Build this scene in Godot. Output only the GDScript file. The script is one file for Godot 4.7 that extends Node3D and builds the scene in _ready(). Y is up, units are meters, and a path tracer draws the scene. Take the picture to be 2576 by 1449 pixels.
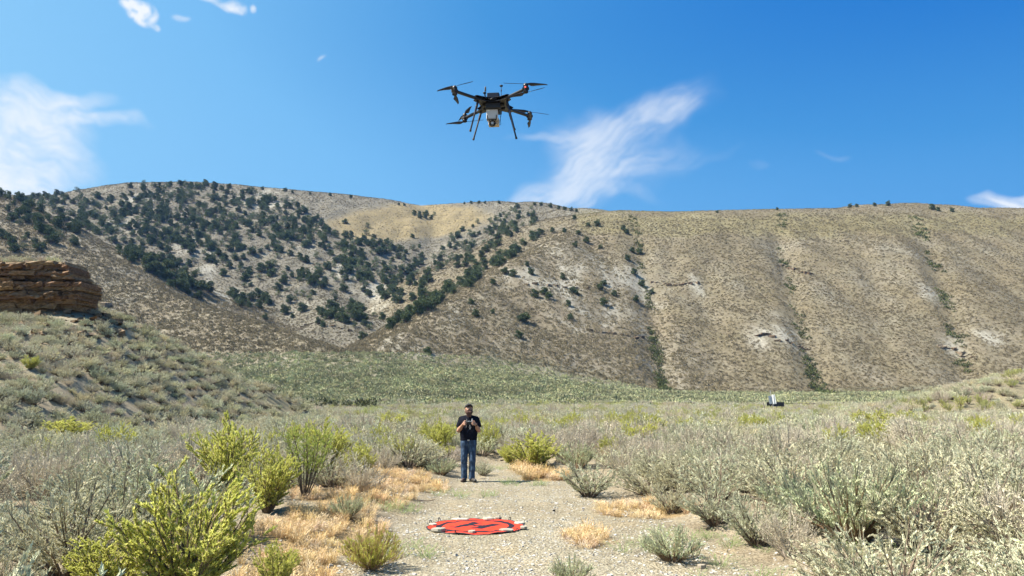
extends Node3D

# ---------------------------------------------------------------- camera and light numbers
const EYE := Vector3(0.0, 1.77, 0.0)
const TILT := 8.94
const FOV := 42.71
const SUN_HIGH := 52.0       # degrees above the horizon
const SUN_SIDE := -95.0      # degrees from straight ahead, negative = left

var rng := RandomNumberGenerator.new()
var noise_a := FastNoiseLite.new()
var noise_b := FastNoiseLite.new()
var noise_c := FastNoiseLite.new()
var ridges: Array = []
var gullies: Array = []
var taken := {}
var hill_grid := PackedFloat32Array()
var hill_kind := PackedByteArray()
var topmost := 0
const HG_X0 := -620.0
const HG_Z0 := 118.0
const HG_STEP := 3.0
const HG_NX := 440
const HG_NZ := 262


func to_sun() -> Vector3:
	var e := deg_to_rad(SUN_HIGH)
	var a := deg_to_rad(SUN_SIDE)
	return Vector3(sin(a) * cos(e), sin(e), -cos(a) * cos(e))


# a pixel of the photograph (as seen at 2576 x 1449) and a distance straight ahead give a point of the place
func spot(vx: float, vy: float, d: float) -> Vector3:
	var t := deg_to_rad(TILT)
	var xc := (vx - 1288.0) / 1853.0
	var yc := -(vy - 724.5) / 1853.0
	var zf := cos(t) - yc * sin(t)
	var up := yc * cos(t) + sin(t)
	return Vector3(d * xc / zf, EYE.y + d * up / zf, -d)


func tag(o: Node, label := "", category := "", group := "", kind := "") -> Node:
	if label: o.set_meta("label", label)
	if category: o.set_meta("category", category)
	if group: o.set_meta("group", group)
	if kind: o.set_meta("kind", kind)
	return o


func numbered(called: String) -> String:
	if not taken.has(called):
		taken[called] = 0
		return called
	taken[called] += 1
	return "%s_%03d" % [called, taken[called]]


func thing(called: String, label: String, category: String, at := Vector3.ZERO, turn := 0.0, group := "") -> Node3D:
	var o := Node3D.new()
	o.name = numbered(called)
	add_child(o)
	o.position = at
	o.rotation.y = turn
	tag(o, label, category, group)
	return o


func part(called: String, m: Mesh, mat: Material, parent: Node, at := Vector3.ZERO) -> MeshInstance3D:
	var o := MeshInstance3D.new()
	o.name = called if parent != self else numbered(called)
	o.mesh = m
	o.material_override = mat
	o.position = at
	parent.add_child(o, true)
	return o


func mat(c: Color, rough := 0.85, metal := 0.0, vertex := false) -> StandardMaterial3D:
	var m := StandardMaterial3D.new()
	m.albedo_color = c.linear_to_srgb()
	m.roughness = rough
	m.metallic = metal
	m.vertex_color_use_as_albedo = vertex
	m.cull_mode = BaseMaterial3D.CULL_DISABLED
	return m


func leaf_mat(through := 0.0, tint := Color.WHITE) -> StandardMaterial3D:
	var m := mat(tint, 0.8, 0.0, true)
	m.metallic_specular = 0.25
	if through > 0.0:
		m.backlight_enabled = true
		m.backlight = Color(through, through, through)
	return m


# ---------------------------------------------------------------- loose triangles with colours (flat shaded)
class Soup:
	var v := PackedVector3Array()
	var c := PackedColorArray()

	func tri(a: Vector3, b: Vector3, d: Vector3, col: Color) -> void:
		v.append(a); v.append(b); v.append(d)
		c.append(col); c.append(col); c.append(col)

	func quad(a: Vector3, b: Vector3, d: Vector3, e: Vector3, col: Color) -> void:
		tri(a, b, d, col)
		tri(a, d, e, col)

	func tube(a: Vector3, b: Vector3, ra: float, rb: float, sides: int, col: Color) -> void:
		var w := (b - a).normalized()
		var u := w.cross(Vector3(0.37, 0.11, 0.92)).normalized()
		var s := w.cross(u)
		for k in sides:
			var p := TAU * k / sides
			var q := TAU * (k + 1) / sides
			var dp := u * cos(p) + s * sin(p)
			var dq := u * cos(q) + s * sin(q)
			if rb > 0.0001:
				quad(a + dp * ra, a + dq * ra, b + dq * rb, b + dp * rb, col)
			else:
				tri(a + dp * ra, a + dq * ra, b, col)

	func box(t: Transform3D, size: Vector3, col: Color) -> void:
		var h := size * 0.5
		var p: Array[Vector3] = []
		for i in 8:
			p.append(t * Vector3(h.x if i & 1 else -h.x, h.y if i & 2 else -h.y, h.z if i & 4 else -h.z))
		for f: Array in [[0, 1, 3, 2], [5, 4, 6, 7], [4, 0, 2, 6], [1, 5, 7, 3], [2, 3, 7, 6], [4, 5, 1, 0]]:
			quad(p[f[0]], p[f[3]], p[f[2]], p[f[1]], col)

	func mesh() -> ArrayMesh:
		var a := []
		a.resize(Mesh.ARRAY_MAX)
		a[Mesh.ARRAY_VERTEX] = v
		a[Mesh.ARRAY_COLOR] = c
		var m := ArrayMesh.new()
		m.add_surface_from_arrays(Mesh.PRIMITIVE_TRIANGLES, a)
		return m


# ---------------------------------------------------------------- solid shapes with smooth or bevelled faces
# a turned shape: profile of (radius, height) pairs
func lathe(profile: PackedVector2Array, sides := 20) -> ArrayMesh:
	var st := SurfaceTool.new()
	st.begin(Mesh.PRIMITIVE_TRIANGLES)
	for i in profile.size() - 1:
		st.set_smooth_group(i if absf(profile[i].y - profile[i + 1].y) < 0.0001 else 50)
		for k in sides:
			var p := TAU * k / sides
			var q := TAU * (k + 1) / sides
			var a := Vector3(cos(p) * profile[i].x, profile[i].y, sin(p) * profile[i].x)
			var b := Vector3(cos(q) * profile[i].x, profile[i].y, sin(q) * profile[i].x)
			var d := Vector3(cos(q) * profile[i + 1].x, profile[i + 1].y, sin(q) * profile[i + 1].x)
			var e := Vector3(cos(p) * profile[i + 1].x, profile[i + 1].y, sin(p) * profile[i + 1].x)
			if profile[i].x > 0.00001:
				for w: Vector3 in [a, b, d]: st.add_vertex(w)
			if profile[i + 1].x > 0.00001:
				for w: Vector3 in [a, d, e]: st.add_vertex(w)
	st.generate_normals()
	return st.commit()


# a round bar between two points, tapered, with closed ends
func bar(st: SurfaceTool, a: Vector3, b: Vector3, ra: float, rb: float, sides := 10) -> void:
	var w := (b - a).normalized()
	var u := w.cross(Vector3(0.37, 0.11, 0.92)).normalized()
	var s := w.cross(u)
	for k in sides:
		var p := TAU * k / sides
		var q := TAU * (k + 1) / sides
		var dp := u * cos(p) + s * sin(p)
		var dq := u * cos(q) + s * sin(q)
		st.set_smooth_group(1)
		for x: Vector3 in [a + dp * ra, b + dq * rb, a + dq * ra, a + dp * ra, b + dp * rb, b + dq * rb]: st.add_vertex(x)
		st.set_smooth_group(2)
		for x: Vector3 in [a, a + dp * ra, a + dq * ra]: st.add_vertex(x)
		st.set_smooth_group(3)
		for x: Vector3 in [b, b + dq * rb, b + dp * rb]: st.add_vertex(x)


func begin() -> SurfaceTool:
	var st := SurfaceTool.new()
	st.begin(Mesh.PRIMITIVE_TRIANGLES)
	return st


func done(st: SurfaceTool) -> ArrayMesh:
	st.generate_normals()
	return st.commit()


# a chain of bars through points
func pipe(points: Array, r: float, sides := 8) -> ArrayMesh:
	var st := begin()
	for i in points.size() - 1:
		bar(st, points[i], points[i + 1], r, r, sides)
	return done(st)


# a box with chamfered edges
func slab(st: SurfaceTool, t: Transform3D, size: Vector3, bevel := 0.006) -> void:
	var h := size * 0.5
	bevel = minf(bevel, minf(h.x, minf(h.y, h.z)) * 0.6)
	st.set_smooth_group(-1)
	# each corner gives three points, one on each face
	var at := func(sx: float, sy: float, sz: float, face: int) -> Vector3:
		var p := Vector3(sx * (h.x - (0.0 if face == 0 else bevel)), sy * (h.y - (0.0 if face == 1 else bevel)), sz * (h.z - (0.0 if face == 2 else bevel)))
		return t * p
	var put := func(poly: Array) -> void:
		var mid := Vector3.ZERO
		for p: Vector3 in poly: mid += p / poly.size()
		var n: Vector3 = (poly[1] - poly[0]).cross(poly[2] - poly[0])
		if n.dot(mid - t.origin) > 0.0: poly.reverse()
		for k in poly.size() - 2:
			st.add_vertex(poly[0]); st.add_vertex(poly[k + 1]); st.add_vertex(poly[k + 2])
	for s in [-1.0, 1.0]:
		put.call([at.call(s, -1, -1, 0), at.call(s, 1, -1, 0), at.call(s, 1, 1, 0), at.call(s, -1, 1, 0)])
		put.call([at.call(-1, s, -1, 1), at.call(1, s, -1, 1), at.call(1, s, 1, 1), at.call(-1, s, 1, 1)])
		put.call([at.call(-1, -1, s, 2), at.call(1, -1, s, 2), at.call(1, 1, s, 2), at.call(-1, 1, s, 2)])
		for r in [-1.0, 1.0]:
			put.call([at.call(s, r, -1, 0), at.call(s, r, 1, 0), at.call(s, r, 1, 1), at.call(s, r, -1, 1)])
			put.call([at.call(s, -1, r, 0), at.call(s, 1, r, 0), at.call(s, 1, r, 2), at.call(s, -1, r, 2)])
			put.call([at.call(-1, s, r, 1), at.call(1, s, r, 1), at.call(1, s, r, 2), at.call(-1, s, r, 2)])
			for q in [-1.0, 1.0]:
				put.call([at.call(s, r, q, 0), at.call(s, r, q, 1), at.call(s, r, q, 2)])


func block(size: Vector3, bevel := 0.006, t := Transform3D()) -> ArrayMesh:
	var st := begin()
	slab(st, t, size, bevel)
	return done(st)


# ---------------------------------------------------------------- a smooth body round a skeleton of tapered bones (surface nets)
# bones: [from, to, radius at from, radius at to]; cuts: [point, normal] keep the side the normal points away from
func flesh(st: SurfaceTool, bones: Array, cell: float, blend: float, cuts: Array = []) -> void:
	var lo := Vector3(1e9, 1e9, 1e9)
	var hi := -lo
	for b: Array in bones:
		var r := maxf(b[2], b[3]) + cell * 3.0
		lo = lo.min(b[0] - Vector3(r, r, r)).min(b[1] - Vector3(r, r, r))
		hi = hi.max(b[0] + Vector3(r, r, r)).max(b[1] + Vector3(r, r, r))
	var nx := int((hi.x - lo.x) / cell) + 2
	var ny := int((hi.y - lo.y) / cell) + 2
	var nz := int((hi.z - lo.z) / cell) + 2
	var f := PackedFloat32Array()
	f.resize(nx * ny * nz)
	f.fill(1.0)
	for b: Array in bones:
		var a: Vector3 = b[0]
		var d: Vector3 = b[1] - b[0]
		var ra: float = b[2]
		var dr: float = b[3] - b[2]
		var ll := maxf(d.length_squared(), 1e-9)
		var r := maxf(b[2], b[3]) + blend + cell * 2.0
		var p0: Vector3 = ((a.min(b[1]) - Vector3(r, r, r) - lo) / cell).floor().max(Vector3.ZERO)
		var p1: Vector3 = ((a.max(b[1]) + Vector3(r, r, r) - lo) / cell).ceil().min(Vector3(nx - 1, ny - 1, nz - 1))
		for z in range(int(p0.z), int(p1.z) + 1):
			for y in range(int(p0.y), int(p1.y) + 1):
				var i := (z * ny + y) * nx + int(p0.x)
				for x in range(int(p0.x), int(p1.x) + 1):
					var q := lo + Vector3(x, y, z) * cell - a
					var t := clampf(q.dot(d) / ll, 0.0, 1.0)
					var v := (q - d * t).length() - ra - dr * t
					var o := f[i]
					var h := maxf(blend - absf(o - v), 0.0) / blend
					f[i] = minf(o, v) - h * h * blend * 0.25
					i += 1
	for cut: Array in cuts:
		var at: Vector3 = cut[0]
		var n: Vector3 = cut[1]
		var i := 0
		for z in nz:
			for y in ny:
				for x in nx:
					f[i] = maxf(f[i], (lo + Vector3(x, y, z) * cell - at).dot(n))
					i += 1
	var made := {}
	var verts := PackedVector3Array()
	var index := PackedInt32Array()
	var stride := [1, nx, nx * ny]
	for z in range(1, nz - 1):
		for y in range(1, ny - 1):
			for x in range(1, nx - 1):
				var i := (z * ny + y) * nx + x
				var inside := f[i] < 0.0
				for ax in 3:
					if (f[i + stride[ax]] < 0.0) == inside:
						continue
					var u: int = stride[(ax + 1) % 3]
					var w: int = stride[(ax + 2) % 3]
					var four: Array[int] = [i, i - u, i - u - w, i - w]
					var got: Array[int] = []
					for cellat in four:
						if not made.has(cellat):
							var sum := Vector3.ZERO
							var n := 0
							for e in 12:
								var eax := e / 4
								var o1: int = stride[(eax + 1) % 3] * (e & 1)
								var o2: int = stride[(eax + 2) % 3] * ((e >> 1) & 1)
								var c0 := cellat + o1 + o2
								var c1: int = c0 + stride[eax]
								var f0 := f[c0]
								var f1 := f[c1]
								if (f0 < 0.0) != (f1 < 0.0):
									var t := f0 / (f0 - f1)
									sum += Vector3(c0 % nx, (c0 / nx) % ny, c0 / (nx * ny)).lerp(Vector3(c1 % nx, (c1 / nx) % ny, c1 / (nx * ny)), t)
									n += 1
							made[cellat] = verts.size()
							verts.append(lo + sum / maxf(n, 1) * cell)
						got.append(made[cellat])
					if inside:
						index.append_array([got[0], got[2], got[1], got[0], got[3], got[2]])
					else:
						index.append_array([got[0], got[1], got[2], got[0], got[2], got[3]])
	st.set_smooth_group(7)
	for k in index:
		st.add_vertex(verts[k])


func body(bones: Array, cell: float, blend: float, cuts: Array = []) -> ArrayMesh:
	var st := begin()
	flesh(st, bones, cell, blend, cuts)
	return done(st)


# ---------------------------------------------------------------- the lie of the land
func ridge(pixels: Array, front: float, behind: float, round_: float) -> Dictionary:
	var p := PackedVector3Array()
	for q: Array in pixels: p.append(spot(q[0], q[1], q[2]))
	return {"p": p, "front": front, "behind": behind, "r": round_}


func set_land() -> void:
	noise_a.seed = 11; noise_a.frequency = 1.0; noise_a.fractal_octaves = 4
	noise_b.seed = 23; noise_b.frequency = 1.0; noise_b.fractal_octaves = 3
	noise_c.seed = 37; noise_c.frequency = 1.0; noise_c.fractal_octaves = 2
	ridges = [
		# the sage spur that comes down from the left
		ridge([[-500, 380, 420], [-150, 440, 395], [0, 492, 370], [110, 550, 345], [240, 640, 310], [350, 708, 285], [550, 782, 252], [640, 810, 240], [770, 855, 222], [900, 915, 200]], 0.46, 0.60, 7.0),
		# the high hill behind with the junipers, its saddle and the shoulder to the right
		ridge([[-500, 470, 600], [100, 502, 620], [300, 493, 635], [400, 470, 640], [500, 468, 645], [600, 474, 650], [840, 495, 655], [940, 507, 665], [1050, 526, 690], [1130, 521, 690], [1250, 515, 675], [1330, 517, 650], [1450, 534, 560]], 0.57, 0.5, 45.0),
		# the middle spur that climbs to the right
		ridge([[935, 893, 208], [1020, 833, 230], [1100, 778, 254], [1200, 718, 284], [1300, 658, 318], [1400, 604, 358], [1480, 560, 404], [1520, 545, 450]], 0.60, 0.66, 5.0),
		# the long even slope on the right
		ridge([[1440, 550, 470], [1560, 537, 455], [1700, 540, 445], [1900, 535, 442], [2050, 533, 440], [2150, 524, 450], [2250, 519, 456], [2330, 524, 452], [2420, 532, 445], [2576, 533, 440], [2800, 525, 430], [3400, 500, 420]], 0.615, 0.6, 34.0),
		# two lesser ribs on the back hill
		ridge([[560, 520, 610], [640, 600, 540], [760, 690, 450], [880, 790, 340]], 0.6, 0.6, 12.0),
		ridge([[1040, 560, 640], [1010, 640, 520], [990, 720, 430]], 0.6, 0.6, 10.0),
	]
	gullies = [
		[[[1590, 590, 415], [1610, 680, 350], [1640, 790, 285], [1650, 860, 250], [1690, 950, 212]], 3.6, 7.0],
		[[[1975, 600, 415], [1965, 690, 350], [2000, 790, 290], [2040, 875, 245], [2080, 950, 212]], 3.4, 6.5],
		[[[2300, 620, 400], [2345, 720, 335], [2400, 830, 270], [2430, 930, 222]], 3.0, 6.5],
		[[[1760, 690, 350], [1790, 800, 285], [1810, 900, 235]], 1.5, 7.0],
		[[[2180, 640, 385], [2200, 760, 310], [2230, 880, 245]], 1.2, 7.0],
	]
	for g: Array in gullies:
		var p := PackedVector3Array()
		for q: Array in g[0]: p.append(spot(q[0], q[1], q[2]))
		g[0] = p


func smax(a: float, b: float, k: float) -> float:
	var h := maxf(k - absf(a - b), 0.0) / k
	return maxf(a, b) + h * h * k * 0.25


# height of a crest line less its fall to either side
func fall(r: Dictionary, x: float, z: float) -> float:
	var p: PackedVector3Array = r.p
	var rr: float = r.r
	var front: float = r.front
	var behind: float = r.behind
	var top := -1e9
	for i in p.size() - 1:
		var ax := p[i].x
		var az := -p[i].z
		var dx := p[i + 1].x - ax
		var dz := -p[i + 1].z - az
		var qx := x - ax
		var qz := z - az
		var t := clampf((qx * dx + qz * dz) / (dx * dx + dz * dz), 0.0, 1.0)
		var ex := qx - dx * t
		var ez := qz - dz * t
		var down := (sqrt(ex * ex + ez * ez + rr * rr) - rr) * lerpf(front, behind, smoothstep(-12.0, 12.0, ez))
		var h := p[i].y + (p[i + 1].y - p[i].y) * t - down
		if h > top:
			top = h
			dropped = down
	return top

var dropped := 0.0


# the ledge of rock on the left: ground steps up behind this line
const LEDGE_Z := 50.6

func near_land(x: float, z: float) -> float:
	var y := maxf(0.0, z - 24.0) * 0.0078
	if z > 3.0 and z < 140.0:
		y += maxf(0.0, x) * 0.0016 * clampf((z - 20.0) / 60.0, 0.0, 1.0)
		y -= clampf(-x - 8.0, 0.0, 26.0) * 0.020 * clampf((z - 70.0) / 50.0, 0.0, 1.0)
	# low banks beside the path
	var off := absf(x - path_mid(z)) - path_half(z)
	var rough := smoothstep(-0.6, 0.8, off)
	y += 0.06 * noise_b.get_noise_2d(x * 0.11, z * 0.11) + lerpf(0.012, 0.06, rough) * noise_a.get_noise_2d(x * 0.5, z * 0.5)
	y += 0.22 * smoothstep(0.0, 1.6, off) * (1.0 - 0.75 * smoothstep(26.0, 40.0, z))
	return y


func left_hill(x: float, z: float) -> float:
	# a nose of land: it rises away from the viewer, falls off to the right and behind
	var face := 8.1 - 0.265 * (50.5 - z)
	var right := 0.75 + 0.72 * (-18.9 - x)
	var back := 8.6 - 0.42 * (z - 55.0)
	var y := -smax(-face, -right, 2.0)
	y = -smax(-y, -back, 1.5)
	y += 0.22 * noise_a.get_noise_2d(x * 0.23 + 40.0, z * 0.23) + 0.35 * noise_b.get_noise_2d(x * 0.09, z * 0.09)
	var top := smoothstep(-0.592, -0.624, x / z) * smoothstep(LEDGE_Z - 0.3, LEDGE_Z + 0.9, z) * (1.0 - smoothstep(64.0, 80.0, z))
	return lerpf(y, 11.45 + 0.13 * (z - LEDGE_Z) + 0.2 * noise_a.get_noise_2d(x * 0.3, z * 0.3), top)

var right_crest: Dictionary

func land(x: float, z: float) -> float:
	var y := near_land(x, z)
	if z < 118.0:
		if x < -4.0 and z > 12.0:
			y = smax(y, left_hill(x, z), 1.2)
		if x > 12.0 and z > 30.0:
			y = smax(y, fall(right_crest, x, z) + 0.2 * noise_a.get_noise_2d(x * 0.2, z * 0.2), 1.0)
		if z < 90.0:
			return y + mound(x, z, 2.5, 44.0, 0.75, 0.75) + mound(x, z, -7.2, 35.5, 0.95, 0.4)
	# the fan below the mouth of the valley
	var fx := x + 42.0
	var fz := z - 214.0
	var fan := 14.5 - 0.175 * (sqrt(fx * fx * 0.55 + fz * fz + 30.0) - 5.5)
	y = smax(y, fan, 4.0)
	y = smax(y, (z - 128.0) * 0.052, 3.0)
	if z < 150.0:
		return y
	var b := 0.0
	var below := 0.0
	topmost = 3
	for k in ridges.size():
		var f := fall(ridges[k], x, z)
		if f > b:
			below = dropped
			topmost = k
		b = smax(b, f, 5.0)
	if b > 0.5:
		var w := clampf(b / 40.0, 0.0, 1.0) * clampf(below / 35.0, 0.06, 1.0)
		var ribs := absf(noise_a.get_noise_2d(x * 0.016, z * 0.0045 + 7.0))
		b += w * (ribs - 0.16) * 3.6 + w * 2.6 * noise_b.get_noise_2d(x * 0.011, z * 0.011)
		b += 1.3 * w * noise_c.get_noise_2d(x * 0.055, z * 0.03)
		for g: Array in gullies:
			var p: PackedVector3Array = g[0]
			var best := 1e12
			var along := 0.0
			for i in p.size() - 1:
				var dx := p[i + 1].x - p[i].x
				var dz := -p[i + 1].z + p[i].z
				var qx := x - p[i].x
				var qz := z + p[i].z
				var t := clampf((qx * dx + qz * dz) / (dx * dx + dz * dz), 0.0, 1.0)
				var d := Vector2(qx - dx * t, qz - dz * t).length_squared()
				if d < best:
					best = d
					along = (i + t) / (p.size() - 1)
			var width: float = g[2]
			var wob := 1.0 + 0.35 * noise_b.get_noise_2d(x * 0.05, z * 0.05)
			var deep: float = g[1] * maxf(0.0, 1.0 - sqrt(best) / (width * wob)) * smoothstep(0.0, 0.35, along)
			b -= deep
	return smax(y, b, 4.0)


func mound(x: float, z: float, mx: float, mz: float, r: float, h: float) -> float:
	var d := (x - mx) * (x - mx) + (z - mz) * (z - mz)
	return h * exp(-d / (r * r))


func bake_hills() -> void:
	hill_grid.resize(HG_NX * HG_NZ)
	hill_kind.resize(HG_NX * HG_NZ)
	for j in HG_NZ:
		var z := HG_Z0 + j * HG_STEP
		for i in HG_NX:
			hill_grid[j * HG_NX + i] = land(HG_X0 + i * HG_STEP, z)
			hill_kind[j * HG_NX + i] = topmost


func height(x: float, z: float) -> float:
	if z < HG_Z0:
		return land(x, z)
	var u := clampf((x - HG_X0) / HG_STEP, 0.0, HG_NX - 1.001)
	var w := clampf((z - HG_Z0) / HG_STEP, 0.0, HG_NZ - 1.001)
	var i := int(u)
	var j := int(w)
	u -= i
	w -= j
	var k := j * HG_NX + i
	return lerpf(lerpf(hill_grid[k], hill_grid[k + 1], u), lerpf(hill_grid[k + HG_NX], hill_grid[k + HG_NX + 1], u), w)


# where the line of sight through a pixel of the photograph meets the land
func hit(vx: float, vy: float, from := 4.0) -> Vector3:
	var d := from
	var last := from
	while d < 800.0:
		var p := spot(vx, vy, d)
		if height(p.x, d) > p.y:
			for k in 8:
				var m := (last + d) * 0.5
				var q := spot(vx, vy, m)
				if height(q.x, m) > q.y: d = m
				else: last = m
			var s := spot(vx, vy, d)
			return Vector3(s.x, height(s.x, d), -d)
		last = d
		d += maxf(0.15, d * 0.012)
	return Vector3.ZERO


# the bare strip of gravel
func path_mid(z: float) -> float:
	if z < 14.0: return 0.35
	return lerpf(0.35, -0.55, clampf((z - 14.0) / 10.0, 0.0, 1.0))

func path_half(z: float) -> float:
	if z < 7.0: return 2.1
	if z < 15.0: return lerpf(2.1, 1.55, (z - 7.0) / 8.0)
	return lerpf(1.55, 0.45, (z - 15.0) / 7.0) if z < 22.0 else 0.45 - (z - 22.0) * 0.8


func off_path(x: float, z: float) -> float:
	return absf(x - path_mid(z)) - path_half(z) + 0.35 * noise_b.get_noise_2d(x * 0.8, z * 0.8)


func grass_at(x: float, z: float) -> float:
	var g := 0.0
	for q: Array in grass_spots:
		var dx: float = (x - q[0]) / q[2]
		var dz: float = (z - q[1]) / q[3]
		g = maxf(g, 1.0 - dx * dx - dz * dz)
	return g

var grass_spots: Array = []


func near_color(x: float, z: float) -> Color:
	var n := noise_a.get_noise_2d(x * 1.3, z * 1.3)
	var m := noise_b.get_noise_2d(x * 0.3 + 9.0, z * 0.3)
	var gravel := Color(0.352, 0.322, 0.252).lerp(Color(0.310, 0.272, 0.200), clampf(0.5 + m, 0.0, 1.0))
	var soil := Color(0.265, 0.222, 0.162).lerp(Color(0.315, 0.280, 0.215), clampf(0.5 + n, 0.0, 1.0))
	var c := soil.lerp(gravel, 1.0 - smoothstep(-0.1, 0.5, off_path(x, z)))
	var g := grass_at(x, z) + 0.35 * n
	c = c.lerp(Color(0.333, 0.233, 0.116), 0.75 * smoothstep(0.0, 0.5, g))
	if x < -9.0 and z > 22.0:
		c = c.lerp(Color(0.350, 0.318, 0.250).lerp(Color(0.290, 0.245, 0.178), clampf(0.5 + m + n, 0.0, 1.0)), 0.7)
	if z > 60.0: c = c.lerp(Color(0.225, 0.208, 0.133), 0.6)
	return c * (1.0 + 0.16 * n)


# which of the ridges the ground at a place belongs to
func kind_of(x: float, z: float) -> int:
	var i := int(clampf((x - HG_X0) / HG_STEP + 0.5, 0.0, HG_NX - 1.0))
	var j := int(clampf((z - HG_Z0) / HG_STEP + 0.5, 0.0, HG_NZ - 1.0))
	return hill_kind[j * HG_NX + i]


func hill_color(x: float, y: float, z: float, kind: int) -> Color:
	var n := noise_a.get_noise_2d(x * 0.035, z * 0.02)
	var m := noise_b.get_noise_2d(x * 0.012 + 30.0, z * 0.012)
	var f := noise_c.get_noise_2d(x * 0.16, z * 0.12)
	# brown spur, grey shale of the back hill, lighter middle spur, olive tan long slope
	var soils := [Color(0.212, 0.184, 0.133), Color(0.172, 0.160, 0.128), Color(0.200, 0.172, 0.124), Color(0.178, 0.154, 0.104), Color(0.172, 0.160, 0.128), Color(0.172, 0.160, 0.128)]
	var grey := Color(0.190, 0.176, 0.140)
	var clay := Color(0.33, 0.32, 0.28)
	var c: Color = soils[kind].lerp(grey, clampf(0.2 + 0.7 * n, 0.0, 0.7))
	# bare clay where the noise leaves it open
	var p := spot_of(x, y, z)
	var bare := 0.0
	for q: Array in clay_spots:
		var dx: float = (p.x - q[0]) / q[2]
		var dy: float = (p.y - q[1]) / q[3]
		bare = maxf(bare, 1.0 - dx * dx - dy * dy)
	var run := noise_a.get_noise_2d(x * 0.11 + 5.0, z * 0.03)
	c = c.lerp(clay, 0.72 * smoothstep(0.15, 0.85, bare * 0.55 + 0.9 * run + 0.5 * n + 0.3 * f) * smoothstep(0.0, 0.25, bare))
	c = c.lerp(clay, (0.45 if kind != 3 else 0.15) * smoothstep(0.3, 0.6, run + 0.5 * n))
	# open grass of the saddle and along the top of the long slope
	var sx := (p.x - 1030.0) / 230.0
	var sy := (p.y - 560.0 + 0.06 * (p.x - 1000.0)) / 52.0
	var meadow := 1.0 - sx * sx - sy * sy
	c = c.lerp(Color(0.245, 0.200, 0.112), 0.9 * smoothstep(0.0, 0.5, meadow + 0.25 * n))
	if z > 330.0 and p.x > 1450.0:
		var band := 1.0 - absf(p.y - 566.0) / 34.0
		c = c.lerp(Color(0.190, 0.170, 0.088), 0.6 * smoothstep(0.0, 0.5, band + 0.7 * n))
	# green of the fan
	if y < 24.0:
		var g := smoothstep(19.0, 6.0, y + 13.0 * n + 7.0 * m)
		if z < 232.0: c = c.lerp(Color(0.165, 0.172, 0.115).lerp(Color(0.225, 0.212, 0.155), clampf(0.5 + 2.0 * f, 0.0, 1.0)), 0.85 * g)
	return c * (1.0 + 0.22 * f + 0.14 * n)

var clay_spots := [
	[1380, 730, 150, 75], [1480, 800, 170, 50], [1640, 740, 60, 60], [1570, 700, 90, 40], [1310, 690, 70, 30], [520, 690, 50, 45], [560, 730, 40, 35],
	[640, 505, 110, 30], [350, 505, 60, 22], [480, 620, 80, 30], [930, 740, 60, 50], [1750, 710, 50, 40], [1980, 780, 60, 30], [1930, 850, 80, 40],
	[2330, 750, 40, 40], [2400, 880, 60, 40], [2480, 870, 50, 50], [860, 700, 60, 40], [700, 470, 60, 20], [300, 560, 60, 30],
]


# the pixel (as seen at 2576 x 1449) of a point of the place
func spot_of(x: float, y: float, z: float) -> Vector2:
	var t := deg_to_rad(TILT)
	var up := y - EYE.y
	var zc := z * cos(t) + up * sin(t)
	var yc := up * cos(t) - z * sin(t)
	return Vector2(1288.0 + 1853.0 * x / zc, 724.5 - 1853.0 * yc / zc)


func sheet(xs: PackedFloat32Array, zs: PackedFloat32Array, far: bool) -> ArrayMesh:
	var nx := xs.size()
	var nz := zs.size()
	var v := PackedVector3Array()
	var c := PackedColorArray()
	var n := PackedVector3Array()
	v.resize(nx * nz); c.resize(nx * nz); n.resize(nx * nz)
	for j in nz:
		for i in nx:
			var y := hill_grid[j * HG_NX + i] if far else land(xs[i], zs[j])
			v[j * nx + i] = Vector3(xs[i], y, -zs[j])
	for j in nz:
		for i in nx:
			var k := j * nx + i
			var a := v[k - 1] if i > 0 else v[k]
			var b := v[k + 1] if i < nx - 1 else v[k]
			var d := v[k - nx] if j > 0 else v[k]
			var e := v[k + nx] if j < nz - 1 else v[k]
			n[k] = (b - a).cross(e - d).normalized()
			if far: c[k] = hill_color(v[k].x, v[k].y, -v[k].z, hill_kind[k])
			else: c[k] = near_color(v[k].x, -v[k].z)
	var ix := PackedInt32Array()
	ix.resize((nx - 1) * (nz - 1) * 6)
	var w := 0
	for j in nz - 1:
		for i in nx - 1:
			var k := j * nx + i
			ix[w] = k; ix[w + 1] = k + nx; ix[w + 2] = k + 1
			ix[w + 3] = k + 1; ix[w + 4] = k + nx; ix[w + 5] = k + nx + 1
			w += 6
	var arr := []
	arr.resize(Mesh.ARRAY_MAX)
	arr[Mesh.ARRAY_VERTEX] = v
	arr[Mesh.ARRAY_NORMAL] = n
	arr[Mesh.ARRAY_COLOR] = c
	arr[Mesh.ARRAY_INDEX] = ix
	var m := ArrayMesh.new()
	m.add_surface_from_arrays(Mesh.PRIMITIVE_TRIANGLES, arr)
	return m


func noise_texture(kind: int, freq: float, seed_: int, ramp: Array, octaves := 4, size := 1024) -> NoiseTexture2D:
	var n := FastNoiseLite.new()
	n.noise_type = kind as FastNoiseLite.NoiseType
	n.frequency = freq
	n.seed = seed_
	n.fractal_octaves = octaves
	if kind == FastNoiseLite.TYPE_CELLULAR:
		n.cellular_return_type = FastNoiseLite.RETURN_CELL_VALUE
		n.fractal_type = FastNoiseLite.FRACTAL_NONE
		n.cellular_jitter = 1.0
	var t := NoiseTexture2D.new()
	t.width = size
	t.height = size
	t.seamless = true
	t.noise = n
	var g := Gradient.new()
	g.offsets = PackedFloat32Array(ramp.map(func(q): return q[0]))
	g.colors = PackedColorArray(ramp.map(func(q): return q[1]))
	t.color_ramp = g
	return t


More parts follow.
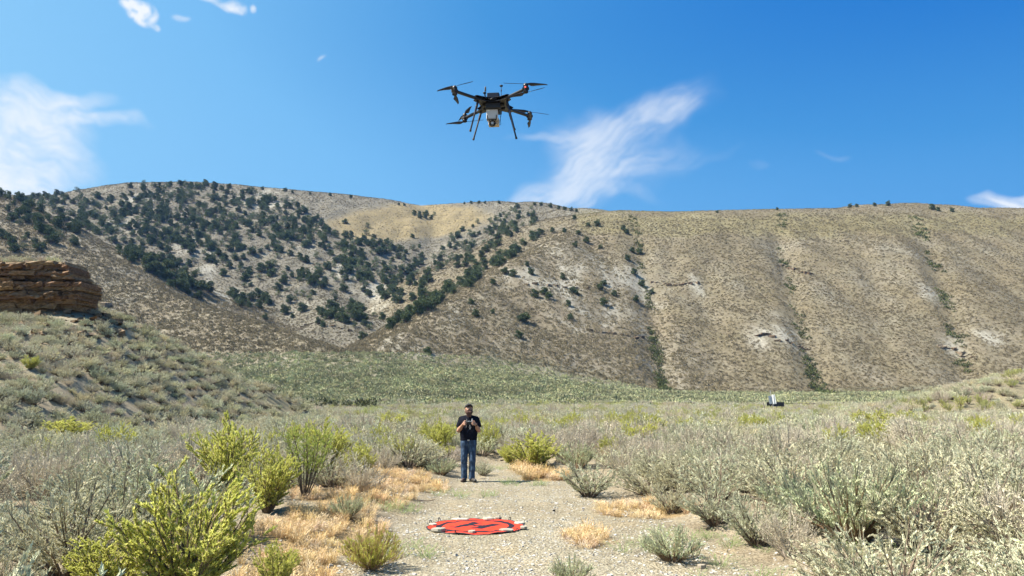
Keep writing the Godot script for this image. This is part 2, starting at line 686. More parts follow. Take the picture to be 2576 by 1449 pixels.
func make_land() -> void:
	var k := 5.0
	var xs := PackedFloat32Array()
	var zs := PackedFloat32Array()
	for i in 361:
		xs.append(sinh(k * (i / 180.0 - 1.0)) / sinh(k) * 420.0)
	for j in 60:
		zs.append(-260.0 + 262.0 * j / 60.0)
	for j in 261:
		zs.append(2.0 + (sinh(3.2 * j / 260.0) / sinh(3.2)) * (HG_Z0 - 2.0))
	var gm := mat(Color.WHITE, 0.95, 0.0, true)
	gm.metallic_specular = 0.2
	gm.albedo_texture = noise_texture(FastNoiseLite.TYPE_CELLULAR, 0.05, 5, [[0.0, Color(0.72, 0.70, 0.66)], [0.5, Color(0.9, 0.89, 0.86)], [0.85, Color(0.97, 0.96, 0.93)], [1.0, Color(1, 1, 1)]], 1)
	gm.uv1_triplanar = true
	gm.uv1_world_triplanar = true
	gm.uv1_scale = Vector3(0.62, 0.62, 0.62)
	gm.heightmap_enabled = true
	gm.heightmap_texture = noise_texture(FastNoiseLite.TYPE_SIMPLEX, 0.03, 6, [[0.0, Color.BLACK], [1.0, Color.WHITE]], 5)
	gm.heightmap_scale = 2.5
	tag(part("ground", sheet(xs, zs, false), gm, self), "pale gravelly desert floor of the wide valley", "", "", "structure")
	xs.clear()
	zs.clear()
	for i in HG_NX: xs.append(HG_X0 + i * HG_STEP)
	for j in HG_NZ: zs.append(HG_Z0 + j * HG_STEP)
	var hm := mat(Color.WHITE, 0.95, 0.0, true)
	hm.metallic_specular = 0.2
	hm.albedo_texture = noise_texture(FastNoiseLite.TYPE_SIMPLEX, 0.02, 8, [[0.0, Color(0.62, 0.61, 0.58)], [0.55, Color(0.92, 0.91, 0.89)], [1.0, Color(1, 1, 1)]], 6)
	hm.uv1_triplanar = true
	hm.uv1_world_triplanar = true
	hm.uv1_scale = Vector3(0.03, 0.03, 0.03)
	tag(part("hillside", sheet(xs, zs, true), hm, self), "tan and grey hills with gullies that close the valley", "", "", "structure")


# ---------------------------------------------------------------- plants
func r(a: float, b: float) -> float:
	return rng.randf_range(a, b)


# a shrub about one metre across: woody stems from the root, twigs, and narrow leaves along the twig ends
# p: mains, lean (degrees), high, wide, twigs, leaves, long, broad, twig, from, up, col, col2, wood, stalks
func shrub(p: Dictionary) -> Array:
	rng.seed = p.seed
	var leaf := Soup.new()
	var wood := Soup.new()
	var mains: int = p.mains
	var dry: float = p.get("dry", 0.04)
	for i in mains:
		var az := TAU * (i + r(-0.4, 0.4)) * 0.618
		var lean := deg_to_rad(p.lean * sqrt(r(0.02, 1.0)))
		var flat := Vector3(cos(az), 0, sin(az))
		var reach: float = p.wide * 0.5 * sin(lean) / sin(deg_to_rad(p.lean)) * r(0.82, 1.1)
		var tall: float = p.high * (cos(lean) * 0.74 + 0.26) * r(0.72, 1.05)
		var base = flat * r(0.0, 0.05) * p.wide
		var mid = base + flat * reach * 0.45 + Vector3(r(-0.04, 0.04), tall * 0.5, r(-0.04, 0.04))
		var tip = base + flat * reach + Vector3(r(-0.03, 0.03), tall, r(-0.03, 0.03))
		var wc: Color = p.wood * r(0.7, 1.3)
		var rad: float = p.get("thick", 0.016) * r(0.7, 1.3)
		wood.tube(base - Vector3(0, 0.04, 0), mid, rad, rad * 0.65, 4, wc)
		wood.tube(mid, tip, rad * 0.65, 0.002, 3, wc)
		var hue := r(0.0, 1.0)
		for j in int(p.twigs):
			var t := lerpf(p.from, 1.0, (j + r(0.0, 1.0)) / p.twigs)
			var s = (base.lerp(mid, t * 2.0) if t < 0.5 else mid.lerp(tip, t * 2.0 - 1.0))
			var way := (flat * sin(lean) + Vector3(r(-0.9, 0.9), p.up * r(0.4, 1.1), r(-0.9, 0.9))).normalized()
			var len_: float = p.twig * r(0.6, 1.25)
			var e = s + way * len_
			wood.tri(s + Vector3(0.003, 0, 0), s - Vector3(0.003, 0, 0), e, wc)
			var tone := r(0.8, 1.15)
			for k in int(p.leaves):
				var q = s + way * len_ * r(p.get("bare", 0.3), 1.05)
				var d := (way * r(0.6, 1.2) + Vector3(r(-0.75, 0.75), r(-0.35, 0.75), r(-0.75, 0.75))).normalized()
				var w = d.cross(Vector3(r(-1, 1), r(-1, 1), r(-1, 1))).normalized() * p.broad * r(0.4, 0.65)
				var l: float = p.long * r(0.6, 1.2)
				var col: Color = p.col.lerp(p.col2, clampf(hue * 0.5 + r(-0.1, 0.6), 0.0, 1.0)) * (tone * r(0.85, 1.15))
				if r(0.0, 1.0) < dry: col = Color(0.50, 0.41, 0.25) * r(0.7, 1.1)
				leaf.tri(q - w, q + w, q + d * l, col)
		for j in int(p.get("stalks", 0)):
			var s = mid.lerp(tip, r(0.3, 1.0))
			var e = s + (flat * sin(lean) * 0.5 + Vector3(r(-0.2, 0.2), 1.0, r(-0.2, 0.2))) * p.twig * r(1.0, 1.9)
			var col: Color = p.get("stalk_col", Color(0.42, 0.40, 0.28)) * r(0.8, 1.15)
			leaf.tri(s + Vector3(0.005, 0, 0.002), s - Vector3(0.005, 0, 0.002), e, col)
			leaf.tri(s + Vector3(0, 0, 0.005), s - Vector3(0, 0, 0.005), e, col)
	return [leaf.mesh(), wood.mesh()]


# a clump for far away: few larger leaf faces through the volume of a low dome
func clump(seed_: int, n: int, size: float, col: Color, col2: Color, spread := 0.5, tall := 0.75) -> ArrayMesh:
	rng.seed = seed_
	var s := Soup.new()
	for i in n:
		var az := r(0, TAU)
		var up := r(0.0, 1.0)
		var rad := sqrt(maxf(0.0, 1.0 - up * up)) * spread * r(0.55, 1.05)
		var p := Vector3(cos(az) * rad, up * tall * r(0.55, 1.02), sin(az) * rad)
		var d := (p + Vector3(r(-0.3, 0.3), r(0.1, 0.6), r(-0.3, 0.3))).normalized()
		var w := d.cross(Vector3(r(-1, 1), r(-1, 1), r(-1, 1))).normalized() * size * r(0.3, 0.6)
		s.tri(p - w, p + w, p + d * size * r(0.8, 1.6), col.lerp(col2, r(0, 1)) * r(0.75, 1.2))
	return s.mesh()


# a juniper: short forked trunk, limbs, and a rounded uneven crown made of many sprays
func juniper(seed_: int, n: int) -> Array:
	rng.seed = seed_
	var wood := Soup.new()
	var crown := Soup.new()
	var lobes: Array = []
	var bark := Color(0.16, 0.125, 0.095)
	var lean := Vector3(r(-0.12, 0.12), 0, r(-0.12, 0.12))
	wood.tube(Vector3(0, -0.25, 0), Vector3(0, 0.45, 0) + lean, 0.16, 0.12, 7, bark)
	for i in 11:
		var az := TAU * i / 11.0 * 1.618 + r(-0.3, 0.3)
		var up := lerpf(0.45, 2.75, i / 10.0)
		var out := 1.15 * sqrt(maxf(0.05, 1.0 - pow((up - 1.1) / 2.0, 2.0))) * r(0.6, 1.05)
		var c := Vector3(cos(az) * out, up, sin(az) * out) + lean
		var rad := r(0.5, 0.82)
		lobes.append([c, rad])
		wood.tube(Vector3(0, 0.35, 0) + lean, c, 0.06, 0.015, 4, bark * r(0.8, 1.2))
	lobes.append([Vector3(0, 1.5, 0) + lean, 1.0])
	for i in n:
		var lobe: Array = lobes[rng.randi_range(0, lobes.size() - 1)]
		var d := Vector3(r(-1, 1), r(-1, 1), r(-1, 1)).normalized()
		var p: Vector3 = lobe[0] + d * lobe[1] * sqrt(r(0.25, 1.0)) * Vector3(1.0, 0.85, 1.0)
		if p.y < 0.12: p.y = 0.12 + r(0.0, 0.3)
		var q := (d + Vector3(r(-0.7, 0.7), r(-0.2, 0.9), r(-0.7, 0.7))).normalized()
		var w := q.cross(Vector3(r(-1, 1), r(-1, 1), r(-1, 1))).normalized() * r(0.05, 0.1)
		var col := Color(0.068, 0.105, 0.052).lerp(Color(0.125, 0.145, 0.066), r(0, 1)) * r(0.75, 1.25)
		crown.tri(p - w, p + w, p + q * r(0.18, 0.34), col)
	return [crown.mesh(), wood.mesh()]


# a tuft of dry grass with nodding heads
func tuft(seed_: int, n: int, col: Color, col2: Color, high := 0.3, wide := 0.16) -> ArrayMesh:
	rng.seed = seed_
	var s := Soup.new()
	for i in n:
		var az := r(0, TAU)
		var flat := Vector3(cos(az), 0, sin(az))
		var b := flat * wide * 0.5 * sqrt(r(0, 1))
		var h := high * r(0.5, 1.1)
		var m := b + flat * wide * r(0.1, 0.5) + Vector3(0, h * 0.65, 0)
		var e := m + flat * wide * r(0.1, 0.7) + Vector3(r(-0.03, 0.03), h * r(0.15, 0.4), r(-0.03, 0.03))
		var w := Vector3(-flat.z, 0, flat.x) * 0.003
		var c := col.lerp(col2, r(0, 1)) * r(0.8, 1.2)
		s.quad(b - w, b + w, m + w * 0.7, m - w * 0.7, c)
		s.tri(m - w, m + w, e, c)
		var hw := w * r(1.0, 1.9)
		s.tri(e - hw, e + hw, e + flat * 0.02 - Vector3(0, 0.024, 0), c * 1.1)
		s.tri(m.lerp(e, 0.5) - hw, m.lerp(e, 0.5) + hw, e + Vector3(0, 0.01, 0), c * 1.1)
	return s.mesh()


func scatter(called: String, m: Mesh, material: Material, places: Array, tints: Array, parent: Node = self) -> MultiMeshInstance3D:
	var mm := MultiMesh.new()
	mm.transform_format = MultiMesh.TRANSFORM_3D
	mm.use_colors = not tints.is_empty()
	mm.mesh = m
	mm.instance_count = places.size()
	for i in places.size():
		mm.set_instance_transform(i, places[i])
		if not tints.is_empty(): mm.set_instance_color(i, tints[i])
	var o := MultiMeshInstance3D.new()
	o.name = called if parent != self else numbered(called)
	o.multimesh = mm
	o.material_override = material
	parent.add_child(o, true)
	return o


var SAGE := Color(0.60, 0.585, 0.40)
var SAGE2 := Color(0.62, 0.585, 0.42)
var WOOD := Color(0.15, 0.115, 0.085)
var kinds := {}
var mats := {}


func make_kinds() -> void:
	mats.sage = leaf_mat(0.6)
	mats.green = leaf_mat(1.0)
	mats.scrub = leaf_mat(0.3)
	mats.crown = leaf_mat(0.4)
	mats.wood = leaf_mat()
	mats.grass = leaf_mat(0.5)
	kinds.sage = []
	for i in 6:
		kinds.sage.append(shrub({"seed": 100 + i, "mains": 44, "lean": 82.0 + i * 1.2, "high": 0.66, "wide": 1.1, "twigs": 12, "leaves": 56, "long": 0.023, "broad": 0.0088, "twig": 0.125, "from": 0.2, "up": 0.65, "thick": 0.011, "bare": 0.45,
			"col": SAGE, "col2": SAGE2 if i % 2 else Color(0.54, 0.565, 0.42), "wood": WOOD, "stalks": 2}))
	# pale, half dead sage with grey bare twigs
	kinds.grey = []
	for i in 2:
		kinds.grey.append(shrub({"seed": 130 + i, "mains": 34, "lean": 78.0, "high": 0.74, "wide": 1.05, "twigs": 16, "leaves": 10, "long": 0.03, "broad": 0.012, "twig": 0.19, "from": 0.25, "up": 1.0,
			"col": Color(0.56, 0.51, 0.38), "col2": Color(0.50, 0.44, 0.33), "wood": Color(0.36, 0.31, 0.25), "stalks": 4, "stalk_col": Color(0.50, 0.45, 0.36), "thick": 0.012}))
	# blue green low sage clump
	kinds.blue = [shrub({"seed": 140, "mains": 52, "lean": 80.0, "high": 0.66, "wide": 1.0, "twigs": 11, "leaves": 18, "long": 0.034, "broad": 0.011, "twig": 0.14, "from": 0.25, "up": 1.6,
		"col": Color(0.46, 0.53, 0.32), "col2": Color(0.56, 0.56, 0.36), "wood": Color(0.2, 0.14, 0.085), "stalks": 6})]
	# fleshy yellow green shrub
	kinds.green = []
	for i in 3:
		kinds.green.append(shrub({"seed": 150 + i, "mains": 34, "lean": 62.0, "high": 1.05, "wide": 0.95, "twigs": 18, "leaves": 56, "long": 0.038, "broad": 0.0145, "twig": 0.17, "from": 0.12, "up": 1.2, "dry": 0.13,
			"col": Color(0.50, 0.53, 0.11), "col2": Color(0.68, 0.67, 0.22), "wood": Color(0.14, 0.105, 0.07)}))
	# willow like bush with bare upright stems below
	kinds.stems = [shrub({"seed": 160, "mains": 22, "lean": 26.0, "high": 1.28, "wide": 0.95, "twigs": 17, "leaves": 19, "long": 0.042, "broad": 0.011, "twig": 0.15, "from": 0.42, "up": 1.1,
		"col": Color(0.27, 0.35, 0.08), "col2": Color(0.40, 0.44, 0.12), "wood": Color(0.10, 0.08, 0.06), "thick": 0.011})]
	# rabbitbrush: a dense fan of thin upright stems
	kinds.rabbit = [shrub({"seed": 170, "mains": 90, "lean": 76.0, "high": 0.58, "wide": 0.85, "twigs": 8, "leaves": 17, "long": 0.035, "broad": 0.008, "twig": 0.12, "from": 0.2, "up": 1.9,
		"col": Color(0.42, 0.46, 0.09), "col2": Color(0.54, 0.48, 0.13), "wood": Color(0.30, 0.20, 0.10), "thick": 0.005, "stalks": 3, "stalk_col": Color(0.45, 0.33, 0.16)})]
	# dead brown brush
	kinds.dead = [shrub({"seed": 180, "mains": 44, "lean": 78.0, "high": 0.55, "wide": 0.9, "twigs": 20, "leaves": 2, "long": 0.02, "broad": 0.006, "twig": 0.22, "from": 0.1, "up": 0.2,
		"col": Color(0.12, 0.09, 0.08), "col2": Color(0.09, 0.07, 0.06), "wood": Color(0.085, 0.06, 0.05), "thick": 0.009})]
	# lighter versions for the middle distance and for the hills
	kinds.sage_mid = []
	for i in 4:
		kinds.sage_mid.append(shrub({"seed": 200 + i, "mains": 24, "lean": 83.0, "high": 0.68, "wide": 1.08, "twigs": 10, "leaves": 22, "long": 0.045, "broad": 0.02, "twig": 0.16, "from": 0.3, "up": 1.1,
			"col": SAGE, "col2": SAGE2 if i % 2 else Color(0.54, 0.56, 0.41), "wood": WOOD, "stalks": 1}))
	kinds.green_mid = [shrub({"seed": 220, "mains": 14, "lean": 52.0, "high": 0.95, "wide": 0.95, "twigs": 11, "leaves": 24, "long": 0.055, "broad": 0.024, "twig": 0.17, "from": 0.25, "up": 1.0,
		"col": Color(0.42, 0.46, 0.15), "col2": Color(0.55, 0.54, 0.24), "wood": WOOD})]
	kinds.scrub = []
	for i in 3:
		kinds.scrub.append(clump(300 + i, 46, 0.2, Color(0.189, 0.168, 0.107), Color(0.262, 0.230, 0.148)))
	kinds.juniper = []
	for i in 5:
		kinds.juniper.append(juniper(400 + i, 2600))
	kinds.juniper_far = juniper(410, 700)


# one plant with its foliage and its branches
func plant(called: String, label: String, category: String, kind: Array, at: Vector3, size: Vector3, turn: float, leaf_m: Material, group := "", leaf_name := "foliage", wood_name := "branches") -> Node3D:
	var o := thing(called, label, category, at, turn, group)
	o.scale = size
	part(leaf_name, kind[0], leaf_m, o)
	part(wood_name, kind[1], mats.wood, o)
	return o


func ground_at(vx: float, vy: float) -> Vector3:
	return hit(vx, vy, 3.0)


# plants of the foreground that one can point at: [kind, variant, base x, base y (pixels at 2576 x 1449), wide, high in pixels, called, label, category]
var named := [
	["green", 0, 460, 1530, 390, 365, "greasewood_shrub", "large bright yellow green shrub with two pointed tops at the lower left", "shrub"],
	["green", 1, 275, 1500, 230, 180, "greasewood_shrub", "low bright green shrub in front of the dark trunk of the big grey sagebrush", "shrub"],
	["green", 2, 690, 1490, 130, 130, "greasewood_shrub", "small bright green shrub between the large yellow green shrub and the rabbitbrush", "shrub"],
	["green", 1, 575, 1262, 205, 225, "greasewood_shrub", "yellow green shrub left of the willow like bush, on bare dark stems", "shrub"],
	["green", 2, 672, 1290, 165, 180, "greasewood_shrub", "darker green low shrub at the foot of the willow like bush", "shrub"],
	["stems", 0, 765, 1255, 150, 190, "willow_bush", "upright green bush with bare parallel stems beside the dry grass", "bush"],
	["rabbit", 0, 935, 1432, 185, 112, "rabbitbrush", "yellow green rabbitbrush clump with dry stalks on the left edge of the gravel", "shrub"],
	["blue", 0, 872, 1303, 92, 72, "sagebrush", "small round grey green sagebrush standing in the dry orange grass", "shrub"],
	["blue", 0, 1693, 1412, 165, 105, "sagebrush", "lone rounded sagebrush out on the gravel at the right, shadow beside it", "shrub"],
	["blue", 0, 1440, 1470, 115, 85, "sagebrush", "small blue green sagebrush at the bottom edge of the gravel path", "shrub"],
	["sage", 0, 1480, 1250, 170, 112, "sagebrush", "spreading sagebrush with dark lower branches at the right bend of the path", "shrub"],
	["green", 0, 1345, 1178, 165, 100, "greasewood_shrub", "bright green shrub right of the path just behind the standing man", "shrub"],
	["green", 2, 1290, 1172, 90, 62, "greasewood_shrub", "small bright green shrub at the left edge of the green bush behind the man", "shrub"],
	["blue", 0, 1450, 1182, 110, 88, "sagebrush", "blue green sagebrush between the bright green bush and the spreading sagebrush", "shrub"],
	["sage", 2, 1215, 1196, 62, 44, "sagebrush", "small dark sagebrush just right of the man's boots", "shrub"],
	["blue", 0, 1110, 1195, 85, 52, "sagebrush", "small sagebrush just left of the man's knees", "shrub"],
	["green", 1, 1120, 1150, 75, 36, "greasewood_shrub", "low bright green shrub left of the man's thigh", "shrub"],
	["green", 0, 905, 1205, 100, 105, "greasewood_shrub", "olive green shrub right of the willow like bush, behind grey twigs", "shrub"],
	["grey", 0, 905, 1235, 160, 95, "sagebrush", "grey twiggy half dead sagebrush behind the strip of dry grass", "shrub"],
	["sage", 1, 175, 1450, 420, 300, "sagebrush", "big old grey sagebrush with a dark bare trunk at the lower left", "shrub"],
	["sage", 3, -20, 1520, 230, 190, "sagebrush", "pale sagebrush cut by the lower left corner of the photo", "shrub"],
	["dead", 0, 2345, 1340, 175, 110, "dead_brush", "dark brown dead brush in a hollow of the right sagebrush", "dead shrub"],
	["grey", 1, 2320, 1150, 210, 130, "sagebrush", "bare grey twiggy sagebrush standing taller in the right middle ground", "shrub"],
	["sage", 4, 2440, 1175, 200, 135, "sagebrush", "tall sagebrush with dark forked branches near the right edge", "shrub"],
	["sage", 5, 1690, 1290, 130, 100, "sagebrush", "front sagebrush at the corner where the right thicket meets the gravel", "shrub"],
	["sage", 2, 1800, 1320, 190, 135, "sagebrush", "sagebrush second along the edge of the right thicket", "shrub"],
	["sage", 0, 1905, 1372, 200, 160, "sagebrush", "sagebrush with dark stems third along the edge of the right thicket", "shrub"],
	["grey", 0, 1985, 1400, 170, 150, "sagebrush", "pale dry twigged sagebrush at the inner corner of the gravel on the right", "shrub"],
	["sage", 1, 2130, 1475, 300, 150, "sagebrush", "broad sagebrush at the bottom edge right of the gravel", "shrub"],
	["green", 1, 160, 1108, 150, 62, "greasewood_shrub", "yellow green shrub among the grey sage at the left edge", "shrub"],
	["green", 2, 75, 930, 46, 40, "greasewood_shrub", "small green shrub high on the left slope under the rock ledge", "shrub"],
	["green", 0, 2200, 1085, 140, 60, "greasewood_shrub", "yellow green shrub right of the sign in the right middle ground", "shrub"],
	["green", 1, 1945, 1062, 60, 32, "greasewood_shrub", "yellow green shrub at the foot of the black sign", "shrub"],
	["green", 2, 1600, 1130, 130, 72, "greasewood_shrub", "light green shrub right of the pale dirt mound", "shrub"],
	["green", 0, 1530, 1150, 70, 60, "greasewood_shrub", "narrow yellow green shrub left of the light green shrub near the mound", "shrub"],
	["blue", 0, 1040, 1120, 110, 52, "sagebrush", "soft blue green sagebrush left behind the man", "shrub"],
	["green", 1, 985, 1090, 90, 60, "greasewood_shrub", "olive shrub behind the low pale mound left of the man", "shrub"],
]


func make_named_plants() -> void:
	for q: Array in named:
		var p := ground_at(q[2], q[3])
		if p == Vector3.ZERO: continue
		var k: Array = kinds[q[0]][q[1]]
		var box: AABB = k[0].get_aabb()
		var per := -p.z / 1853.0 * 1.0
		var w: float = q[4] * per / (0.5 * (box.size.x + box.size.z))
		var h: float = q[5] * per / box.end.y
		plant(q[6], q[7], q[8], k, p - Vector3(0, 0.02, 0), Vector3(w, h, w), q[2] * 0.37, mats.green if q[0] in ["green", "stems", "rabbit"] else mats.sage, "foreground shrubs")
		kept.append([p.x, -p.z, 0.42 * q[4] * per])

var kept: Array = []


func roomy(x: float, z: float, rad: float) -> bool:
	for q: Array in kept:
		var dx: float = x - q[0]
		var dz: float = z - q[1]
		var rr: float = q[2] + rad
		if dx * dx + dz * dz < rr * rr: return false
	return true


func where(x: float, z: float) -> String:
	var u := 512.0 + 737.0 * x / z
	var side := ""
	if x < -9.0 and z > 24.0 and z < 66.0:
		side = "high on the left slope, " if z > 42.0 else "midway up the left slope, " if z > 33.0 else "low on the left slope, "
	elif z < 7.0: side = "nearest row, "
	elif z < 9.5: side = "second row, "
	elif z < 12.5: side = "level with the pad, "
	elif z < 17.0: side = "level with the man, "
	elif z < 22.0: side = "just beyond the man, "
	elif z < 32.0: side = "behind the man, "
	else: side = "far out, "
	for q: Array in [[70, "at the left edge"], [150, "above the big grey sagebrush"], [230, "above the yellow green shrubs"], [300, "above the willow bush"], [380, "right of the willow bush"], [450, "left of the man"], [520, "in line with the man"], [590, "right of the man"], [660, "above the lone sagebrush"], [740, "below the mound and sign"], [820, "below the sign"], [900, "right of the sign"], [970, "near the right edge"], [9999, "at the right edge"]]:
		if u < q[0]: return side + q[1]
	return side

func make_sagebrush() -> void:
	rng.seed = 900
	var all: Array = []
	var z := 4.6
	while z < 132.0:
		var cell := 0.86 if z < 12.0 else 0.90 if z < 30.0 else 1.0 if z < 60.0 else 1.3
		var half := z * 0.76 + 5.0
		var x := -half
		while x < half:
			var px := x + r(-0.45, 0.45) * cell
			var pz := z + r(-0.45, 0.45) * cell
			var size := r(0.72, 1.38) * (1.0 + 0.35 * noise_b.get_noise_2d(px * 0.15, pz * 0.15))
			var green := noise_b.get_noise_2d(px * 0.09 + 70.0, pz * 0.05) + 0.35 * noise_a.get_noise_2d(px * 0.7, pz * 0.7)
			var pick := r(0.0, 1.0)
			var luck := r(0.0, 1.0)
			var on_slope := px < -9.0 and pz > 24.0 and pz < 66.0
			x += cell
			if luck > (0.90 if on_slope else 0.92): continue
			if off_path(px, pz) < 0.30 + 0.25 * size: continue
			if px > 0.0 and pz < 9.5 and px < 3.1 - 0.1 * (pz - 5.0): continue
			if grass_at(px, pz) > 0.0 and pick > 0.06: continue
			if absf(px - 2.5) < 0.9 and absf(pz - 44.0) < 1.2: continue
			if absf(px + 7.2) < 1.3 and absf(pz - 35.5) < 1.0: continue
			if px / pz > -0.43 and px / pz < -0.27 and pz > 8.6 and pz < 13.6: continue
			if px < -26.0 and pz > 48.2 and pz < 52.5: continue
			if not roomy(px, pz, 0.3 * size): continue
			if px > -1.2 and px < 0.2 and pz > 12.0 and pz < 17.6: continue
			var kind := "sage"
			var chance := 0.0 if on_slope else clampf((green + 0.02) * 2.2, 0.0, 0.75) * clampf((pz - 16.0) / 12.0, 0.0, 1.0)
			if pick < chance: kind = "green"
			elif pick > 0.80 and not on_slope: kind = "grey"
			elif pick > 0.74: kind = "blue"
			if pz < 8.0 and px < 0.0: size *= 0.9
			if kind == "green": size *= 0.75
			if on_slope: size *= 0.78
			all.append([px, pz, size, kind, size / pz, luck])
		z += cell
	for i in 1500:
		var px := r(-46.0, -17.5)
		var pz := r(27.0, 62.0)
		if i >= 1250:
			pz = r(51.6, 58.0)
			px = -r(0.62, 0.84) * pz
		if px < -26.0 and pz > 48.2 and pz < 51.5: continue
		if absf(px) > pz * 0.86 or near_land(px, pz) + 0.4 > height(px, pz): continue
		all.append([px, pz, r(0.4, 0.85), "grey" if r(0.0, 1.0) < 0.25 else "sage", 0.0, 0.0])
	# the ones that show largest become things of their own, the rest one mass
	var order := range(all.size())
	var seen_: Array = order.filter(func(i): return absf(all[i][0]) < all[i][1] * 0.70 and all[i][1] > 5.2)
	seen_.sort_custom(func(a, b): return all[a][4] > all[b][4])
	var left := {"sage": 262, "green": 64}
	var alone := {}
	for i: int in seen_:
		var k := "green" if all[i][3] == "green" else "sage"
		if left[k] > 0:
			left[k] -= 1
			alone[i] = true
	var mid: Array = [[], [], [], [], [], [], []]
	var tints: Array = [[], [], [], [], [], [], []]
	for i in all.size():
		var q: Array = all[i]
		var y := height(q[0], q[1])
		var s: float = q[2]
		var at := Vector3(q[0], y - 0.03, -q[1])
		var turn := r(0, TAU)
		var tall := s * r(0.85, 1.15)
		if alone.has(i):
			var w := where(q[0], q[1])
			var v := rng.randi_range(0, kinds[q[3]].size() - 1)
			var wide_ := "low" if tall < 0.8 else "tall" if tall > 1.25 else "broad" if s > 1.1 else "rounded"
			var look: String = {"sage": "%s silver green sagebrush", "grey": "%s grey twiggy sagebrush", "blue": "%s blue green sagebrush", "green": "%s yellow green shrub"}[q[3]] % wide_
			plant("greasewood_shrub" if q[3] == "green" else "sagebrush", look + " " + w, "shrub", kinds[q[3]][v], at, Vector3(s, tall, s), turn, mats.green if q[3] == "green" else mats.sage, "greasewood of the flat" if q[3] == "green" else "sagebrush of the flat and the left slope")
		else:
			var slot := 4 if q[3] == "green" and q[1] > 14.0 else rng.randi_range(0, 3)
			if q[3] == "grey": slot = 5
			mid[slot].append(Transform3D(Basis(Vector3.UP, turn) * Basis.from_scale(Vector3(s, tall, s)), at))
			var f := r(0.82, 1.15)
			tints[slot].append(Color(f * r(0.95, 1.06), f, f * r(0.92, 1.08)))
	var holder := Node3D.new()
	holder.name = "sagebrush_cover"
	add_child(holder)
	tag(holder, "sagebrush and green scrub covering the valley flat beyond the near plants", "", "", "stuff")
	for i in 6:
		if mid[i].is_empty(): continue
		var k: Array = kinds.green_mid[0] if i == 4 else kinds.grey[0] if i == 5 else kinds.sage_mid[i]
		scatter("shrub_foliage", k[0], mats.green if i == 4 else mats.sage, mid[i], tints[i], holder)
		scatter("shrub_branches", k[1], mats.wood, mid[i], [], holder)
	print("shrubs: ", all.size(), " alone: ", alone.size())


func make_hill_scrub() -> void:
	rng.seed = 1200
	var sets: Array = [[], [], []]
	var tints: Array = [[], [], []]
	for i in 320000:
		# more of them where they stand nearer and show larger
		var z := 122.0 + 560.0 * pow(r(0.0, 1.0), 1.35)
		var half := z * 0.74 + 12.0
		var x := r(-half, half)
		var n := noise_a.get_noise_2d(x * 0.035, z * 0.02)
		var m := noise_b.get_noise_2d(x * 0.06, z * 0.06)
		var y := height(x, z)
		var p := spot_of(x, y, z)
		var keep := 0.85 + 0.5 * m
		for q: Array in clay_spots:
			var dx: float = (p.x - q[0]) / q[2]
			var dy: float = (p.y - q[1]) / q[3]
			if dx * dx + dy * dy < 1.0: keep -= 0.45 * (1.0 - dx * dx - dy * dy) + 0.3 * n
		var sx := (p.x - 1030.0) / 230.0
		var sy := (p.y - 560.0 + 0.06 * (p.x - 1000.0)) / 52.0
		if sx * sx + sy * sy < 1.0: keep -= 0.6
		if r(0.0, 1.0) > keep: continue
		var fan := y < 16.0 and z < 225.0
		var kn := kind_of(x, z)
		var s := r(0.35, 0.95) * (r(0.6, 1.5) if fan else 1.3 if kn == 0 or kn == 2 else 1.0)
		if z > 400.0 and p.x > 1450.0: s *= 0.75
		var k := i % 3
		var tilt := Basis(Vector3.UP, r(0, TAU)) * Basis.from_scale(Vector3(s * r(0.9, 1.3), s * r(0.75, 1.0), s * r(0.9, 1.3)))
		sets[k].append(Transform3D(tilt, Vector3(x, y - 0.08 * s, -z)))
		var f := r(0.65, 1.25)
		if fan:
			f *= 1.6 * (1.0 + 0.5 * m)
			tints[k].append(Color(f * r(0.84, 0.98), f * r(1.0, 1.1), f * r(0.86, 1.02)))
		elif kn == 0 or kn == 2: tints[k].append(Color(f * 1.22, f * 1.17, f * 1.13))
		elif z > 420.0 and p.x > 1450.0 and absf(p.y - 566.0) < 40.0: tints[k].append(Color(f * 1.12, f * 1.12, f * 0.8))
		else: tints[k].append(Color(f * 1.02, f * 0.97, f * 0.95))
	var holder := Node3D.new()
	holder.name = "hillside_scrub"
	add_child(holder)
	tag(holder, "countless small sage and shadscale shrubs spread over the hillsides", "", "", "stuff")
	for k in 3:
		scatter("scrub_cover", kinds.scrub[k], mats.scrub, sets[k], tints[k], holder)


